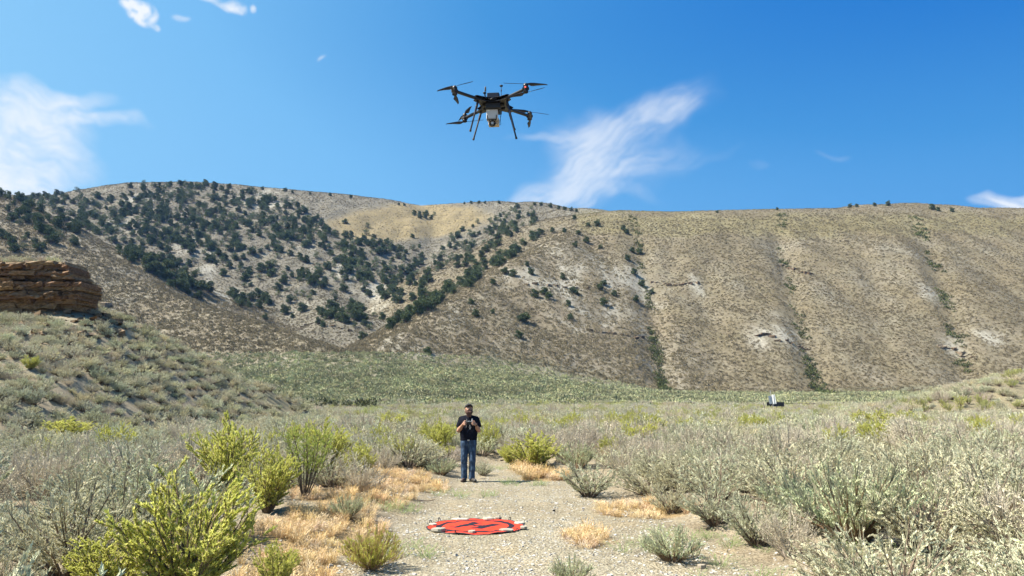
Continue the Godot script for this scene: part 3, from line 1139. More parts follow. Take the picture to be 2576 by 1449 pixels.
# where junipers stand in the photograph (pixels at 2576 x 1449): centre, half axes, turn in degrees, how many, size in metres, what they stand on
var woods := [
	[150, 505, 160, 14, 3, 60, 3.4, "on the far left skyline"],
	[440, 485, 120, 20, -4, 60, 3.6, "around the top of the wooded hill"],
	[490, 535, 150, 45, 8, 120, 3.8, "on the upper face of the wooded hill"],
	[115, 550, 110, 40, 12, 55, 3.5, "on the slope above the bare spur"],
	[60, 615, 80, 22, 6, 26, 3.4, "on the left slope just above the rock ledge"],
	[160, 600, 45, 14, 22, 10, 3.6, "in a loose line across the bare left spur"],
	[345, 600, 190, 62, 36, 100, 3.8, "in the left gully behind the bare spur"],
	[520, 610, 90, 50, 15, 70, 3.7, "in the middle of the wooded face"],
	[700, 540, 130, 45, 22, 110, 3.7, "on the wooded face left of the saddle"],
	[820, 605, 210, 22, 8, 100, 3.7, "in the belt under the grassy saddle"],
	[970, 690, 120, 70, 20, 125, 3.8, "in the deep wooded hollow"],
	[1178, 706, 235, 15, -32, 135, 3.6, "in the crease left of the middle spur"],
	[1190, 615, 110, 45, -28, 70, 3.5, "on the slope under the right shoulder"],
	[1290, 560, 70, 34, -20, 40, 3.4, "on the shoulder right of the grassy saddle"],
	[720, 720, 220, 70, 25, 55, 3.6, "on the open lower back hill"],
	[440, 700, 110, 26, 30, 40, 3.8, "above the crest of the left spur"],
	[610, 760, 50, 14, 20, 12, 3.6, "just behind the lower crest of the left spur"],
	[900, 800, 70, 26, 15, 16, 3.5, "at the mouth of the hollow"],
	[620, 590, 330, 100, 18, 200, 3.7, "spread over the wooded face"],
	[250, 545, 200, 48, 18, 95, 3.6, "on the far left shoulder"],
	[960, 640, 160, 70, 15, 45, 3.5, "below the grassy saddle"],
	[1075, 546, 40, 7, 5, 16, 3.2, "in the grove on the grassy saddle"],
]
# single junipers of the middle spur and the skyline, base pixel and size
var lone := [
	[1503, 570, 4.2], [1480, 570, 2.6], [1568, 580, 3.2], [1575, 588, 2.8], [1445, 552, 3.0], [1420, 586, 3.0], [1390, 585, 3.4], [1455, 590, 2.6], [1475, 612, 3.6], [1447, 622, 3.2], [1510, 626, 2.4],
	[1590, 635, 3.0], [1578, 655, 3.0], [1610, 640, 3.2], [1595, 690, 3.0], [1335, 690, 3.0], [1290, 695, 3.2], [1325, 670, 2.4], [1415, 703, 3.0], [1510, 730, 3.2], [1520, 718, 2.6], [1440, 738, 3.0], [1345, 748, 3.4],
	[1368, 742, 3.2], [1380, 752, 3.2], [1450, 742, 2.4], [1518, 768, 3.4], [1320, 810, 3.6], [1435, 805, 2.6], [1430, 770, 2.6], [1195, 797, 2.8], [1185, 765, 2.2], [1075, 890, 2.2], [1310, 810, 3.0], [1600, 760, 3.0], [1615, 720, 3.0],
	[1640, 740, 2.6], [1270, 690, 3.2], [1545, 745, 2.6], [1240, 715, 2.4], [1305, 850, 2.6], [1240, 790, 2.0],
	[913, 855, 3.6], [988, 815, 3.4], [735, 800, 2.6], [667, 805, 3.0], [800, 815, 3.2], [840, 800, 2.8],
]
var skyline := [
	[522, 467, 2.4], [578, 469, 3.0], [660, 478, 3.4], [718, 482, 3.6], [735, 486, 3.0], [780, 490, 2.6], [830, 493, 3.0], [882, 498, 3.2], [1003, 516, 2.4], [1017, 518, 2.6], [1168, 514, 2.4], [1185, 513, 3.0], [1205, 512, 3.0], [1220, 512, 2.6],
	[1255, 512, 2.8], [1345, 517, 3.2], [1362, 518, 3.6], [1385, 523, 4.4], [1405, 527, 3.6], [1420, 529, 3.2], [1437, 531, 3.2], [1450, 533, 2.6], [1805, 536, 1.8], [1955, 529, 2.0], [2138, 522, 2.6], [2155, 521, 2.2], [2200, 519, 2.4],
	[2235, 518, 3.4], [2345, 528, 3.8], [2360, 531, 2.6], [2395, 533, 2.8], [400, 466, 3.0], [428, 464, 3.2], [470, 466, 2.6],
]


func make_junipers() -> void:
	rng.seed = 1500
	var all: Array = []
	for w: Array in woods:
		var turn := deg_to_rad(w[4])
		var first := all.size()
		for i in int(w[5] * 1.2):
			var a := r(0, TAU)
			var rad := sqrt(r(0, 1))
			var ex: float = cos(a) * rad * w[2]
			var ey: float = sin(a) * rad * w[3]
			var p := hit(w[0] + ex * cos(turn) - ey * sin(turn), w[1] + ex * sin(turn) + ey * cos(turn), 130.0)
			if p == Vector3.ZERO: continue
			var crowded := false
			for k in range(first, all.size()):
				var e: Vector3 = all[k][0]
				if (e.x - p.x) * (e.x - p.x) + (e.z - p.z) * (e.z - p.z) < 10.5:
					crowded = true
					break
			if crowded: continue
			var s: float = w[6] * r(0.75, 1.45)
			var sized := "small" if s < w[6] * 0.95 else "large" if s > w[6] * 1.25 else "middling"
			var lr := "left" if ex < -0.25 * w[2] else "right" if ex > 0.25 * w[2] else "middle"
			var ud := "upper " if ey < 0.0 else "lower "
			all.append([p, s, "%s dark juniper %s, %s%s part" % [sized, w[7], ud, lr], w[7]])
	for q: Array in lone:
		var p := hit(q[0], q[1], 130.0)
		if p != Vector3.ZERO: all.append([p, q[2], "solitary %s juniper %s the middle spur, %s" % ["small" if q[2] < 2.7 else "large" if q[2] > 3.3 else "dark", "near the top of" if q[1] < 600 else "on the upper part of" if q[1] < 700 else "half way down" if q[1] < 760 else "low on", "beyond its left foot" if q[0] < 1000 else "on its left flank" if q[0] < 1260 else "left of its middle" if q[0] < 1400 else "on its middle" if q[0] < 1500 else "right of its middle" if q[0] < 1575 else "by the first gully"], "solitary junipers on the middle spur", true])
	for q: Array in skyline:
		# stands on the crest just under the line of sight
		var p := Vector3.ZERO
		var vy: float = q[1]
		while p == Vector3.ZERO and vy < q[1] + 40.0:
			p = hit(q[0], vy, 130.0)
			vy += 1.5
		if p != Vector3.ZERO: all.append([p, q[2], "%s juniper against the sky %s" % ["small" if q[2] < 2.7 else "large" if q[2] > 3.3 else "rounded", "over the top of the wooded hill" if q[0] < 600 else "right of the wooded hill's top" if q[0] < 800 else "over the grassy saddle" if q[0] < 1060 else "between the saddle and the right shoulder" if q[0] < 1300 else "on the right shoulder under the feathery cloud" if q[0] < 1500 else "on the middle of the long right ridge" if q[0] < 2180 else "near the right end of the long ridge"], "on the skyline", true])
	var order := range(all.size())
	order.sort_custom(func(a, b): return all[a][1] / -all[a][0].z + (0.1 if all[a].size() > 4 else 0.0) > all[b][1] / -all[b][0].z + (0.1 if all[b].size() > 4 else 0.0))
	var places: Array = []
	var tints: Array = []
	for n in order.size():
		var q: Array = all[order[n]]
		var s: float = q[1] / 3.3
		var wide: float = s * r(0.9, 1.25)
		var at: Vector3 = q[0] - Vector3(0, 0.12, 0)
		if n < 300:
			var k: Array = kinds.juniper[rng.randi_range(0, 4)]
			plant("juniper_tree", q[2], "tree", k, at, Vector3(wide, s, wide), r(0, TAU), mats.crown, "junipers " + q[3], "crown", "trunk")
		else:
			places.append(Transform3D(Basis(Vector3.UP, r(0, TAU)) * Basis.from_scale(Vector3(wide, s, wide)), at))
			var f := r(0.8, 1.2)
			tints.append(Color(f, f, f))
	var holder := Node3D.new()
	holder.name = "juniper_wood"
	add_child(holder)
	tag(holder, "scattered dark juniper woodland on the face of the back hill", "", "", "stuff")
	for k in 2:
		var some := range(places.size()).filter(func(i): return i % 2 == k)
		var m: Array = kinds.juniper_far if k == 0 else kinds.juniper[2]
		scatter("juniper_crowns", m[0], mats.crown, some.map(func(i): return places[i]), some.map(func(i): return tints[i]), holder)
		scatter("juniper_trunks", m[1], mats.wood, some.map(func(i): return places[i]), [], holder)
	print("junipers: ", all.size())
	# green brush that fills the gullies of the long slope
	rng.seed = 1550
	var brush: Array = []
	var bt: Array = []
	for g: Array in gullies.slice(0, 3):
		var p: PackedVector3Array = g[0]
		for i in 330:
			var t := pow(r(0.0, 1.0), 0.8) * (p.size() - 1.001)
			if noise_c.get_noise_2d(t * 3.0, g[2]) < -0.1: continue
			var q := p[int(t)].lerp(p[int(t) + 1], t - int(t))
			var x: float = q.x + r(-1, 1) * g[2] * 0.25
			var zz: float = -q.z + r(-1, 1) * 5.0
			var s := r(0.9, 2.6)
			brush.append(Transform3D(Basis(Vector3.UP, r(0, TAU)) * Basis.from_scale(Vector3(s, s * 0.8, s)), Vector3(x, height(x, zz) - 0.1, -zz)))
			var f := r(0.3, 0.7)
			bt.append(Color(f * 0.85, f * 1.15, f * 0.7))
	# darker brush along the foot of the fan
	for i in 120:
		var p := hit(680.0 + 270.0 * pow(r(0.0, 1.0), 1.3), 1020.0 + r(0.0, 16.0), 90.0)
		if p == Vector3.ZERO: continue
		var s := r(0.6, 2.0)
		brush.append(Transform3D(Basis(Vector3.UP, r(0, TAU)) * Basis.from_scale(Vector3(s, s * 0.9, s)), p))
		var f := r(0.3, 0.6)
		bt.append(Color(f * 0.9, f * 1.1, f * 0.8))
	tag(scatter("gully_brush", kinds.scrub[0], mats.sage, brush, bt), "dark green brush growing along the gullies and the wash", "", "", "stuff")


func make_dry_grass() -> void:
	rng.seed = 1700
	var dry := [tuft(1701, 70, Color(0.50, 0.34, 0.15), Color(0.60, 0.46, 0.27)), tuft(1702, 70, Color(0.55, 0.41, 0.21), Color(0.64, 0.52, 0.35), 0.24, 0.2), tuft(1703, 50, Color(0.48, 0.37, 0.27), Color(0.56, 0.47, 0.36), 0.17, 0.26)]
	var n := 0
	for q: Array in grass_spots:
		var sets: Array = [[], [], []]
		var tints: Array = [[], [], []]
		var area: float = q[2] * q[3] * PI
		for i in int(area * q[4]):
			var a := r(0, TAU)
			var rad := sqrt(r(0, 1))
			var x: float = q[0] + cos(a) * rad * q[2]
			var z: float = q[1] + sin(a) * rad * q[3]
			if noise_a.get_noise_2d(x * 1.1, z * 1.1) + 0.45 * (1.0 - rad) < 0.02: continue
			var k := 0 if r(0, 1) < 0.45 else 1 if r(0, 1) < 0.7 else 2
			var s = r(0.6, 1.15) * q[5]
			sets[k].append(Transform3D(Basis(Vector3.UP, r(0, TAU)) * Basis.from_scale(Vector3(s, s * r(0.8, 1.15), s)), Vector3(x, height(x, z) - 0.01, -z)))
			var f := r(0.85, 1.2)
			tints[k].append(Color(f, f * r(0.94, 1.04), f * r(0.85, 1.1)))
		var holder := Node3D.new()
		holder.name = numbered("dry_grass")
		add_child(holder)
		tag(holder, q[6], "", "", "stuff")
		for k in 3:
			if sets[k].size(): scatter("grass_tufts", dry[k], mats.grass, sets[k], tints[k], holder)
	# little green weeds in the gravel
	var weed := tuft(1710, 26, Color(0.20, 0.27, 0.10), Color(0.27, 0.32, 0.15), 0.14, 0.2)
	var wp: Array = []
	for q: Array in [[-0.9, 14.4, 0.6, 0.5, 7], [-2.0, 12.4, 0.5, 0.4, 8], [2.6, 9.6, 1.4, 0.8, 14], [3.1, 8.3, 1.2, 0.8, 12], [-0.4, 6.4, 0.5, 0.4, 9], [0.3, 17.2, 0.5, 0.4, 8], [-0.6, 20.5, 0.6, 0.6, 8], [-1.4, 9.2, 0.5, 0.4, 6]]:
		for i in int(q[4]):
			var x: float = q[0] + r(-1, 1) * q[2]
			var z: float = q[1] + r(-1, 1) * q[3]
			var s := r(0.5, 1.2)
			wp.append(Transform3D(Basis(Vector3.UP, r(0, TAU)) * Basis.from_scale(Vector3(s, s, s)), Vector3(x, height(x, z), -z)))
	tag(scatter("green_weeds", weed, mats.green, wp, []), "sparse low green weeds growing through the gravel", "", "", "stuff")


var pad_at := Vector3.ZERO

func make_stone_chips() -> void:
	pad_at = ground_at(1195.5, 1326.0)
	rng.seed = 1800
	var chips: Array = []
	for i in 4:
		var s := Soup.new()
		var n := 5 + i % 2
		var top: Array[Vector3] = []
		var low: Array[Vector3] = []
		for k in n:
			var a := TAU * (k + r(-0.3, 0.3)) / n
			var d := Vector3(cos(a) * r(0.35, 0.6), 0, sin(a) * r(0.25, 0.5))
			top.append(d * 0.9 + Vector3(0, r(0.14, 0.22), 0))
			low.append(d - Vector3(0, 0.1, 0))
		for k in n:
			var j := (k + 1) % n
			s.quad(low[k], top[k], top[j], low[j], Color.WHITE)
			s.tri(top[0], top[j], top[k], Color.WHITE)
		chips.append(s.mesh())
	var sets: Array = [[], [], [], []]
	var tints: Array = [[], [], [], []]
	for i in 90000:
		var z := 4.5 + 22.0 * pow(r(0, 1), 1.5)
		var x := r(-1.0, 1.0) * (2.5 + z * 0.28) + path_mid(z)
		var off := off_path(x, z)
		var dense := 1.0 if off < 0.2 else 0.5 if off < 1.2 else 0.15
		dense *= 0.6 + 0.9 * noise_b.get_noise_2d(x * 0.9, z * 0.9)
		if r(0, 1) > dense: continue
		if Vector2(x - pad_at.x, z + pad_at.z).length() < 0.78: continue
		var s := 0.011 + 0.042 * pow(r(0, 1), 4.0)
		if r(0, 1) < 0.002: s = r(0.05, 0.09)
		var k := i % 4
		var tilt := Basis.from_euler(Vector3(r(-0.35, 0.35), r(0, TAU), r(-0.35, 0.35)))
		sets[k].append(Transform3D(tilt * Basis.from_scale(Vector3(s, s * r(0.6, 1.2), s)), Vector3(x, height(x, z) + s * 0.03, -z)))
		var f := r(0.30, 0.46)
		if r(0, 1) < 0.03: f *= 0.7
		tints[k].append(Color(f, f * r(0.93, 0.98), f * r(0.80, 0.90)))
	var holder := Node3D.new()
	holder.name = "stone_chips"
	add_child(holder)
	tag(holder, "flat pale shale chips strewn over the gravel path", "", "", "stuff")
	var m := leaf_mat()
	for k in 4: scatter("chips", chips[k], m, sets[k], tints[k], holder)


# ---------------------------------------------------------------- the ledge of layered rock on the left
func rough_block(size: Vector3, seed_: int, col: Color) -> ArrayMesh:
	rng.seed = seed_
	var s := Soup.new()
	var nx := 4
	var ny := 2
	var j := minf(size.y * 0.22, 0.09)
	var pts := {}
	var at := func(i: int, k: int, face: int) -> Vector3:
		var key := "%d %d %d" % [i, k, face]
		if not pts.has(key):
			var u := i / float(nx) - 0.5
			var w := k / float(ny) - 0.5
			var depth := 0.5 if face == 0 else -0.5
			pts[key] = Vector3(u * size.x + r(-j, j), w * size.y + r(-j, j) * 0.7, depth * size.z + (r(-0.16, 0.12) if face == 0 else 0.0) - (0.07 if k == 0 and face == 0 else 0.0))
		return pts[key]
	for k in ny:
		for i in nx:
			var c := col * r(0.86, 1.12)
			s.quad(at.call(i, k, 0), at.call(i, k + 1, 0), at.call(i + 1, k + 1, 0), at.call(i + 1, k, 0), c)
	for i in nx:
		s.quad(at.call(i, ny, 0), at.call(i, ny, 1), at.call(i + 1, ny, 1), at.call(i + 1, ny, 0), col * 1.1)
		s.quad(at.call(i, 0, 1), at.call(i, 0, 0), at.call(i + 1, 0, 0), at.call(i + 1, 0, 1), col)
	for k in ny:
		s.quad(at.call(nx, k, 0), at.call(nx, k + 1, 0), at.call(nx, k + 1, 1), at.call(nx, k, 1), col)
		s.quad(at.call(0, k, 1), at.call(0, k + 1, 1), at.call(0, k + 1, 0), at.call(0, k, 0), col)
	return s.mesh()


func make_outcrop() -> void:
	var at := spot(110, 770, 50.0)
	var o := thing("rock_outcrop", "brown layered sandstone ledge jutting out above the left slope", "rock outcrop", at)
	var m := mat(Color.WHITE, 0.95, 0.0, true)
	m.metallic_specular = 0.15
	m.albedo_texture = noise_texture(FastNoiseLite.TYPE_SIMPLEX, 0.015, 31, [[0.0, Color(0.42, 0.38, 0.36)], [0.35, Color(0.75, 0.71, 0.66)], [0.7, Color(0.95, 0.9, 0.84)], [1.0, Color(1, 1, 1)]], 6)
	m.uv1_triplanar = true
	m.uv1_world_triplanar = true
	m.uv1_scale = Vector3(0.16, 1.1, 0.16)
	m.heightmap_enabled = true
	m.heightmap_texture = m.albedo_texture
	m.heightmap_scale = 6.0
	var rust := Color(0.275, 0.192, 0.138)
	var brown := Color(0.250, 0.197, 0.146)
	var ochre := Color(0.38, 0.295, 0.19)
	var dark := Color(0.165, 0.138, 0.110)
	var pale := Color(0.42, 0.36, 0.27)
	# top, bottom and right end in pixels (2576 x 1449), how far the face stands out, colour
	var layers := [
		[664, 673, 200, 0.15, pale], [672, 683, 206, 0.3, rust], [682, 690, 209, 0.1, brown], [689, 698, 214, 0.28, rust], [697, 707, 221, 0.05, brown], [706, 717, 223, -0.1, dark],
		[716, 726, 245, 0.45, rust], [725, 735, 241, 0.3, ochre], [734, 740, 231, 0.0, dark], [739, 748, 236, 0.25, brown], [747, 756, 230, 0.1, rust], [755, 766, 219, -0.25, ochre], [765, 778, 205, -0.5, ochre], [777, 792, 130, -0.6, ochre],
	]
	var n := 0
	for l: Array in layers:
		var x: float = l[2] - 16.0
		while x > -150.0:
			rng.seed = 2000 + n
			var w := r(18.0, 75.0)
			if x - w < -150.0: w = x + 151.0
			var mid := spot(x - w * 0.5, (l[0] + l[1]) * 0.5, 50.0)
			var size := Vector3(w * 50.0 / 1853.0, (l[1] - l[0]) * 50.0 / 1853.0 * 1.08, r(2.2, 2.8))
			var c: Color = l[4].lerp([rust, brown, ochre, dark][rng.randi_range(0, 3)], r(0.0, 0.55))
			var out: float = l[3] + r(-0.3, 0.25) - 0.25 * smoothstep(60.0, -40.0, x)
			var b := part("rock_slab", rough_block(size, 2500 + n, c), m, o, mid - at + Vector3(0, 0, out - 0.45))
			b.rotation.y = r(-0.05, 0.05)
			b.rotation.z = r(-0.03, 0.03)
			x -= w + (r(0.0, 1.0) if r(0.0, 1.0) < 0.7 else r(1.5, 4.0))
			n += 1
	# rubble fallen from the ledge
	rng.seed = 2990
	var heap: Array = []
	var tones: Array = []
	for i in 170:
		var hp := hit(r(-60.0, 300.0), 0.0 + r(778.0, 850.0), 20.0)
		if hp == Vector3.ZERO or hp.z < -60.0 or hp.z > -38.0: continue
		var hs := 0.12 + 0.55 * pow(r(0.0, 1.0), 3.0)
		heap.append(Transform3D(Basis.from_euler(Vector3(r(-0.4, 0.4), r(0, TAU), r(-0.4, 0.4))) * Basis.from_scale(Vector3(hs * 1.4, hs * 0.6, hs)), hp + Vector3(0, hs * 0.15, 0)))
		var hf := r(0.7, 1.3)
		tones.append(Color(hf, hf * 0.97, hf * 0.93))
	tag(scatter("rubble", rough_block(Vector3(1, 1, 1), 2995, Color(0.30, 0.25, 0.19)), m, heap, tones), "broken stones fallen on the slope below the rock ledge", "", "", "stuff")
	# thin bands of bare rock that break the far slopes
	for band: Array in [
		[[1480, 832], [1560, 842], [1635, 856], "dark rock band low on the right flank of the middle spur"],
		[[1905, 840], [1975, 858], [2036, 880], "rock band above the gully left of the long slope's middle"],
		[[1330, 716], [1400, 722], [1480, 728], "thin pale rock band across the middle spur"],
		[[1640, 708], [1700, 716], [1750, 712], "pale rock band right of the first gully"],
		[[2360, 868], [2400, 880], [2440, 900], "rock band beside the rightmost gully"],
		[[750, 828], [800, 812], [880, 830], "low rock band at the mouth of the wooded hollow"],
		[[2040, 690], [1990, 676], [1960, 668], "short rock band high in the middle gully"],
	]:
		var bp: Array = []
		for k in 9:
			var u := k / 4.0
			var pa: Array = band[int(minf(u, 1.0))]
			var pb: Array = band[int(minf(u, 1.0)) + 1]
			u -= minf(floorf(u), 1.0)
			rng.seed = 2700 + k + int(pa[0])
			var h3 := hit(lerpf(pa[0], pb[0], u) + r(-3, 3), lerpf(pa[1], pb[1], u) + r(-3, 3), 130.0)
			if h3 != Vector3.ZERO: bp.append(h3)
		if bp.size() < 4: continue
		var ob := thing("rock_band", band[3], "rock outcrop", bp[0])
		for k in bp.size():
			rng.seed = 2800 + k + int(bp[0].x)
			var len_ := r(1.0, 3.2)
			var c: Color = [Color(0.22, 0.18, 0.14), dark, Color(0.30, 0.27, 0.22), Color(0.26, 0.22, 0.17)][rng.randi_range(0, 3)]
			var sl := part("rock_slab", rough_block(Vector3(len_, r(0.4, 1.3), 2.0), 2600 + k + int(bp[0].x * 3.0), c), m, ob, bp[k] - bp[0] + Vector3(r(-0.5, 0.5), r(-0.35, 0.2), r(-0.6, 0.2)))
			sl.rotation = Vector3(r(-0.2, 0.2), r(-0.5, 0.5), r(-0.15, 0.15))
	# loose stones fallen on the slope below
	var sp := [[88, 793, 9, "pale angular boulder lying in the shade under the rock ledge"], [265, 771, 11, "flat pale slab lying just right of the end of the rock ledge"], [318, 806, 10, "brown slab lying on the crest of the slope right of the ledge"], [590, 997, 9, "small pale rock on the lower crest of the left slope"], [470, 905, 8, "small grey stone on the bare strip halfway down the left crest"]]
	for q: Array in sp:
		var p := ground_at(q[0], q[1])
		if p == Vector3.ZERO: continue
		var w: float = q[2] * -p.z / 1853.0 * 2.2
		var st := part("boulder", rough_block(Vector3(w, w * 0.55, w * 0.8), 2900 + int(q[0]), Color(0.42, 0.37, 0.29)), m, self, p + Vector3(0, w * 0.16, 0))
		st.rotation = Vector3(0.1, q[0] * 0.1, 0.12)
		tag(st, q[3], "rock")


# ---------------------------------------------------------------- landing pad and the stones that hold it down
func pad_picture() -> ImageTexture:
	var n := 512
	var im := Image.create_empty(n, n, false, Image.FORMAT_RGB8)
	var red := Color(0.52, 0.044, 0.022).linear_to_srgb()
	var black := Color(0.016, 0.015, 0.022).linear_to_srgb()
	var along := Vector2(0.62, -0.785).normalized()
	var side := Vector2(0.93, 0.37).normalized()
	for j in n:
		for i in n:
			var p := Vector2(i + 0.5, j + 0.5) / (n * 0.5) - Vector2.ONE
			var rad := p.length() + 0.008 * noise_a.get_noise_2d(p.x * 6.0, p.y * 6.0)
			var c := red
			if rad > 0.975: c = black
			if rad > 0.69 and rad < 0.81: c = black
			var q := p - Vector2(0.015, -0.05)
			var det := along.x * side.y - along.y * side.x
			var u := (q.x * side.y - q.y * side.x) / det
			var w := (along.x * q.y - along.y * q.x) / det
			if absf(u) < 0.37 and absf(absf(w) - 0.225) < 0.115: c = black
			if absf(u) < 0.06 and absf(w) < 0.2: c = black
			var f := 1.0 + 0.10 * noise_a.get_noise_2d(p.x * 9.0, p.y * 9.0) + 0.05 * noise_a.get_noise_2d(p.x * 60.0, p.y * 60.0)
			if c == black: f += 0.5 * absf(noise_a.get_noise_2d(p.x * 30.0, p.y * 30.0))
			im.set_pixel(i, j, Color(c.r * f, c.g * f, c.b * f))
	im.generate_mipmaps()
	return ImageTexture.create_from_image(im)


func pad_rise(x: float, z: float) -> float:
	var rad := sqrt(x * x + z * z)
	var a := atan2(z, x)
	return 0.016 + 0.006 * noise_b.get_noise_2d(x * 2.6, z * 2.6) + 0.011 * noise_c.get_noise_2d(x * 7.0 + 3.0, z * 2.0) + 0.006 * smoothstep(0.55, 0.7, rad) * sin(a * 7.0 + 1.0)


func stone(seed_: int, size: Vector3, col: Color) -> ArrayMesh:
	rng.seed = seed_
	var s := Soup.new()
	var n := 7
	var rings: Array = []
	for k in 4:
		var ring: Array[Vector3] = []
		for i in n:
			ring.append(Vector3.ZERO)
		rings.append(ring)
	for i in n:
		var a := TAU * (i + r(-0.25, 0.25)) / n
		var d := Vector3(cos(a), 0, sin(a)) * r(0.42, 0.56)
		rings[0][i] = d * 0.92 * size
		rings[1][i] = (d * r(0.98, 1.06) + Vector3(0, 0.35, 0)) * size
		rings[2][i] = (d * r(0.93, 1.02) + Vector3(0, r(0.78, 0.92), 0)) * size
		rings[3][i] = (d * 0.86 + Vector3(0, r(0.94, 1.02), 0)) * size
	for k in 3:
		for i in n:
			var j := (i + 1) % n
			s.quad(rings[k][i], rings[k + 1][i], rings[k + 1][j], rings[k][j], col * r(0.9, 1.08))
	var mid := Vector3(0, 0.98, 0) * size
	for i in n:
		s.tri(rings[3][i], mid, rings[3][(i + 1) % n], col * r(0.96, 1.06))
		s.tri(rings[0][(i + 1) % n], Vector3.ZERO, rings[0][i], col)
	return s.mesh()


func make_pad() -> void:
	var at := ground_at(1195.5, 1326.0)
	var rad := 0.70
	var o := thing("landing_pad", "round red cloth landing pad with a black H held down by stones", "landing pad", at)
	var st := begin()
	var rings := 16
	var sides := 64
	var p := func(k: int, i: int) -> Vector3:
		var rr := rad * k / rings
		var a := TAU * i / sides
		var x := cos(a) * rr
		var z := sin(a) * rr
		return Vector3(x, pad_rise(x, z) + height(at.x + x, -at.z - z) - at.y, z)
	st.set_smooth_group(1)
	for k in rings:
		for i in sides:
			var q := [p.call(k, i), p.call(k, i + 1), p.call(k + 1, i + 1), p.call(k + 1, i)]
			for w: int in ([0, 1, 2, 0, 2, 3] if k > 0 else [0, 2, 3]):
				st.set_uv(Vector2(q[w].x, q[w].z) / (rad * 2.0) + Vector2(0.5, 0.5))
				st.add_vertex(q[w])
	var cloth := mat(Color.WHITE, 0.9)
	cloth.metallic_specular = 0.2
	cloth.albedo_texture = pad_picture()
	part("cloth", done(st), cloth, o)
	var edge: Array = []
	for i in 65:
		edge.append(p.call(rings, i % 64) + Vector3(0, -0.003, 0))
	var black := mat(Color(0.02, 0.02, 0.024), 0.7)
	part("binding", pipe(edge, 0.008, 6), black, o)
	for a: float in [-1.08, -0.82, -1.95, -2.45, -2.75, 0.6, 1.9]:
		var b := Vector3(cos(a) * rad, 0, sin(a) * rad)
		b.y = pad_rise(b.x, b.z) + 0.004
		part("peg", pipe([b, b * 1.03 + Vector3(0, 0.035, 0), b * 1.06 + Vector3(0, 0.034, 0), b * 1.06 + Vector3(0, -0.01, 0)], 0.006, 6), black, o)
	var rock := leaf_mat()
	rock.vertex_color_use_as_albedo = true
	rock.albedo_texture = noise_texture(FastNoiseLite.TYPE_SIMPLEX, 0.03, 44, [[0.0, Color(0.75, 0.74, 0.7)], [1.0, Color(1, 1, 1)]], 5, 512)
	rock.uv1_triplanar = true
	rock.uv1_scale = Vector3(4, 4, 4)
	var white := Color(0.48, 0.45, 0.38)
	# across, towards the viewer (fractions of the radius), width, height, depth, turn, tone, label
	for q: Array in [
		[-0.885, -0.18, 0.13, 0.026, 0.14, 0.3, 1.1, "flat white stone on the left rim of the landing pad"],
		[-0.68, 0.70, 0.22, 0.05, 0.13, -0.1, 0.85, "largest blocky pale stone on the front left of the landing pad"],
		[-0.015, 0.86, 0.11, 0.035, 0.09, 0.2, 0.9, "small grey stone in the middle of the front rim of the landing pad"],
		[0.66, 0.62, 0.22, 0.026, 0.15, -0.25, 0.8, "flat grey slab on the front right of the landing pad"],
		[0.99, 0.30, 0.10, 0.035, 0.12, 0.5, 0.8, "small pale stone at the right tip of the landing pad"],
		[0.905, -0.36, 0.15, 0.026, 0.17, 0.7, 1.15, "white stone on the right rim of the landing pad"],
		[0.235, -0.93, 0.17, 0.032, 0.14, 0.1, 1.05, "cream stone at the back of the landing pad"],
		[0.46, -0.90, 0.12, 0.035, 0.11, 0.4, 0.72, "grey stone beside the cream one at the back of the landing pad"],
		[-0.36, -0.88, 0.27, 0.022, 0.12, -0.05, 1.15, "long thin white slab on the back left rim of the landing pad"],
	]:
		var x: float = q[0] * rad
		var z: float = q[1] * rad
		var s := part("flat_stone", stone(3000 + int(q[5] * 100.0 + q[2] * 1000.0), Vector3(q[2], q[3], q[4]), white * q[6]), rock, self, at + Vector3(x, pad_rise(x, z) + height(at.x + x, -at.z - z) - at.y - 0.001, z))
		s.rotation.y = q[5]
		tag(s, q[7], "stone", "stones holding down the landing pad")
	# stray things on the gravel
	for q: Array in [[1607, 1272, 0.10, 0.06, 0.22, "dark brown clod on the gravel right of the dry grass tuft"], [1394, 1287, 0.05, 0.035, 0.06, "small black stone on the path between the man and the pad"], [1262, 1160, 0.10, 0.05, 0.3, "brown stone on the path behind the man"], [1440, 1355, 0.16, 0.035, 1.0, "flat pale stone on the gravel right of the pad"], [1765, 1430, 0.10, 0.05, 0.9, "pale stone near the lone rounded sagebrush"], [1215, 1205, 0.14, 0.03, 0.8, "pale flat stone beside the man's boots"]]:
		var pnt := ground_at(q[0], q[1])
		var s := part("loose_stone", stone(3100 + int(q[0]), Vector3(q[2], q[3], q[2] * 0.8), Color(0.42, 0.37, 0.30) * q[4]), rock, self, pnt - Vector3(0, 0.006, 0))
		tag(s, q[5], "stone")
	# a dry stick on the gravel
	var sp := ground_at(1065, 1262)
	var stick := pipe([Vector3(-0.2, 0.012, 0.05), Vector3(-0.04, 0.02, 0.0), Vector3(0.1, 0.014, -0.01), Vector3(0.2, 0.03, -0.05)], 0.008, 5)
	tag(part("dry_stick", stick, mat(Color(0.14, 0.10, 0.07), 0.9), self, sp), "thin dark dry stick lying on the gravel left of the path", "stick")


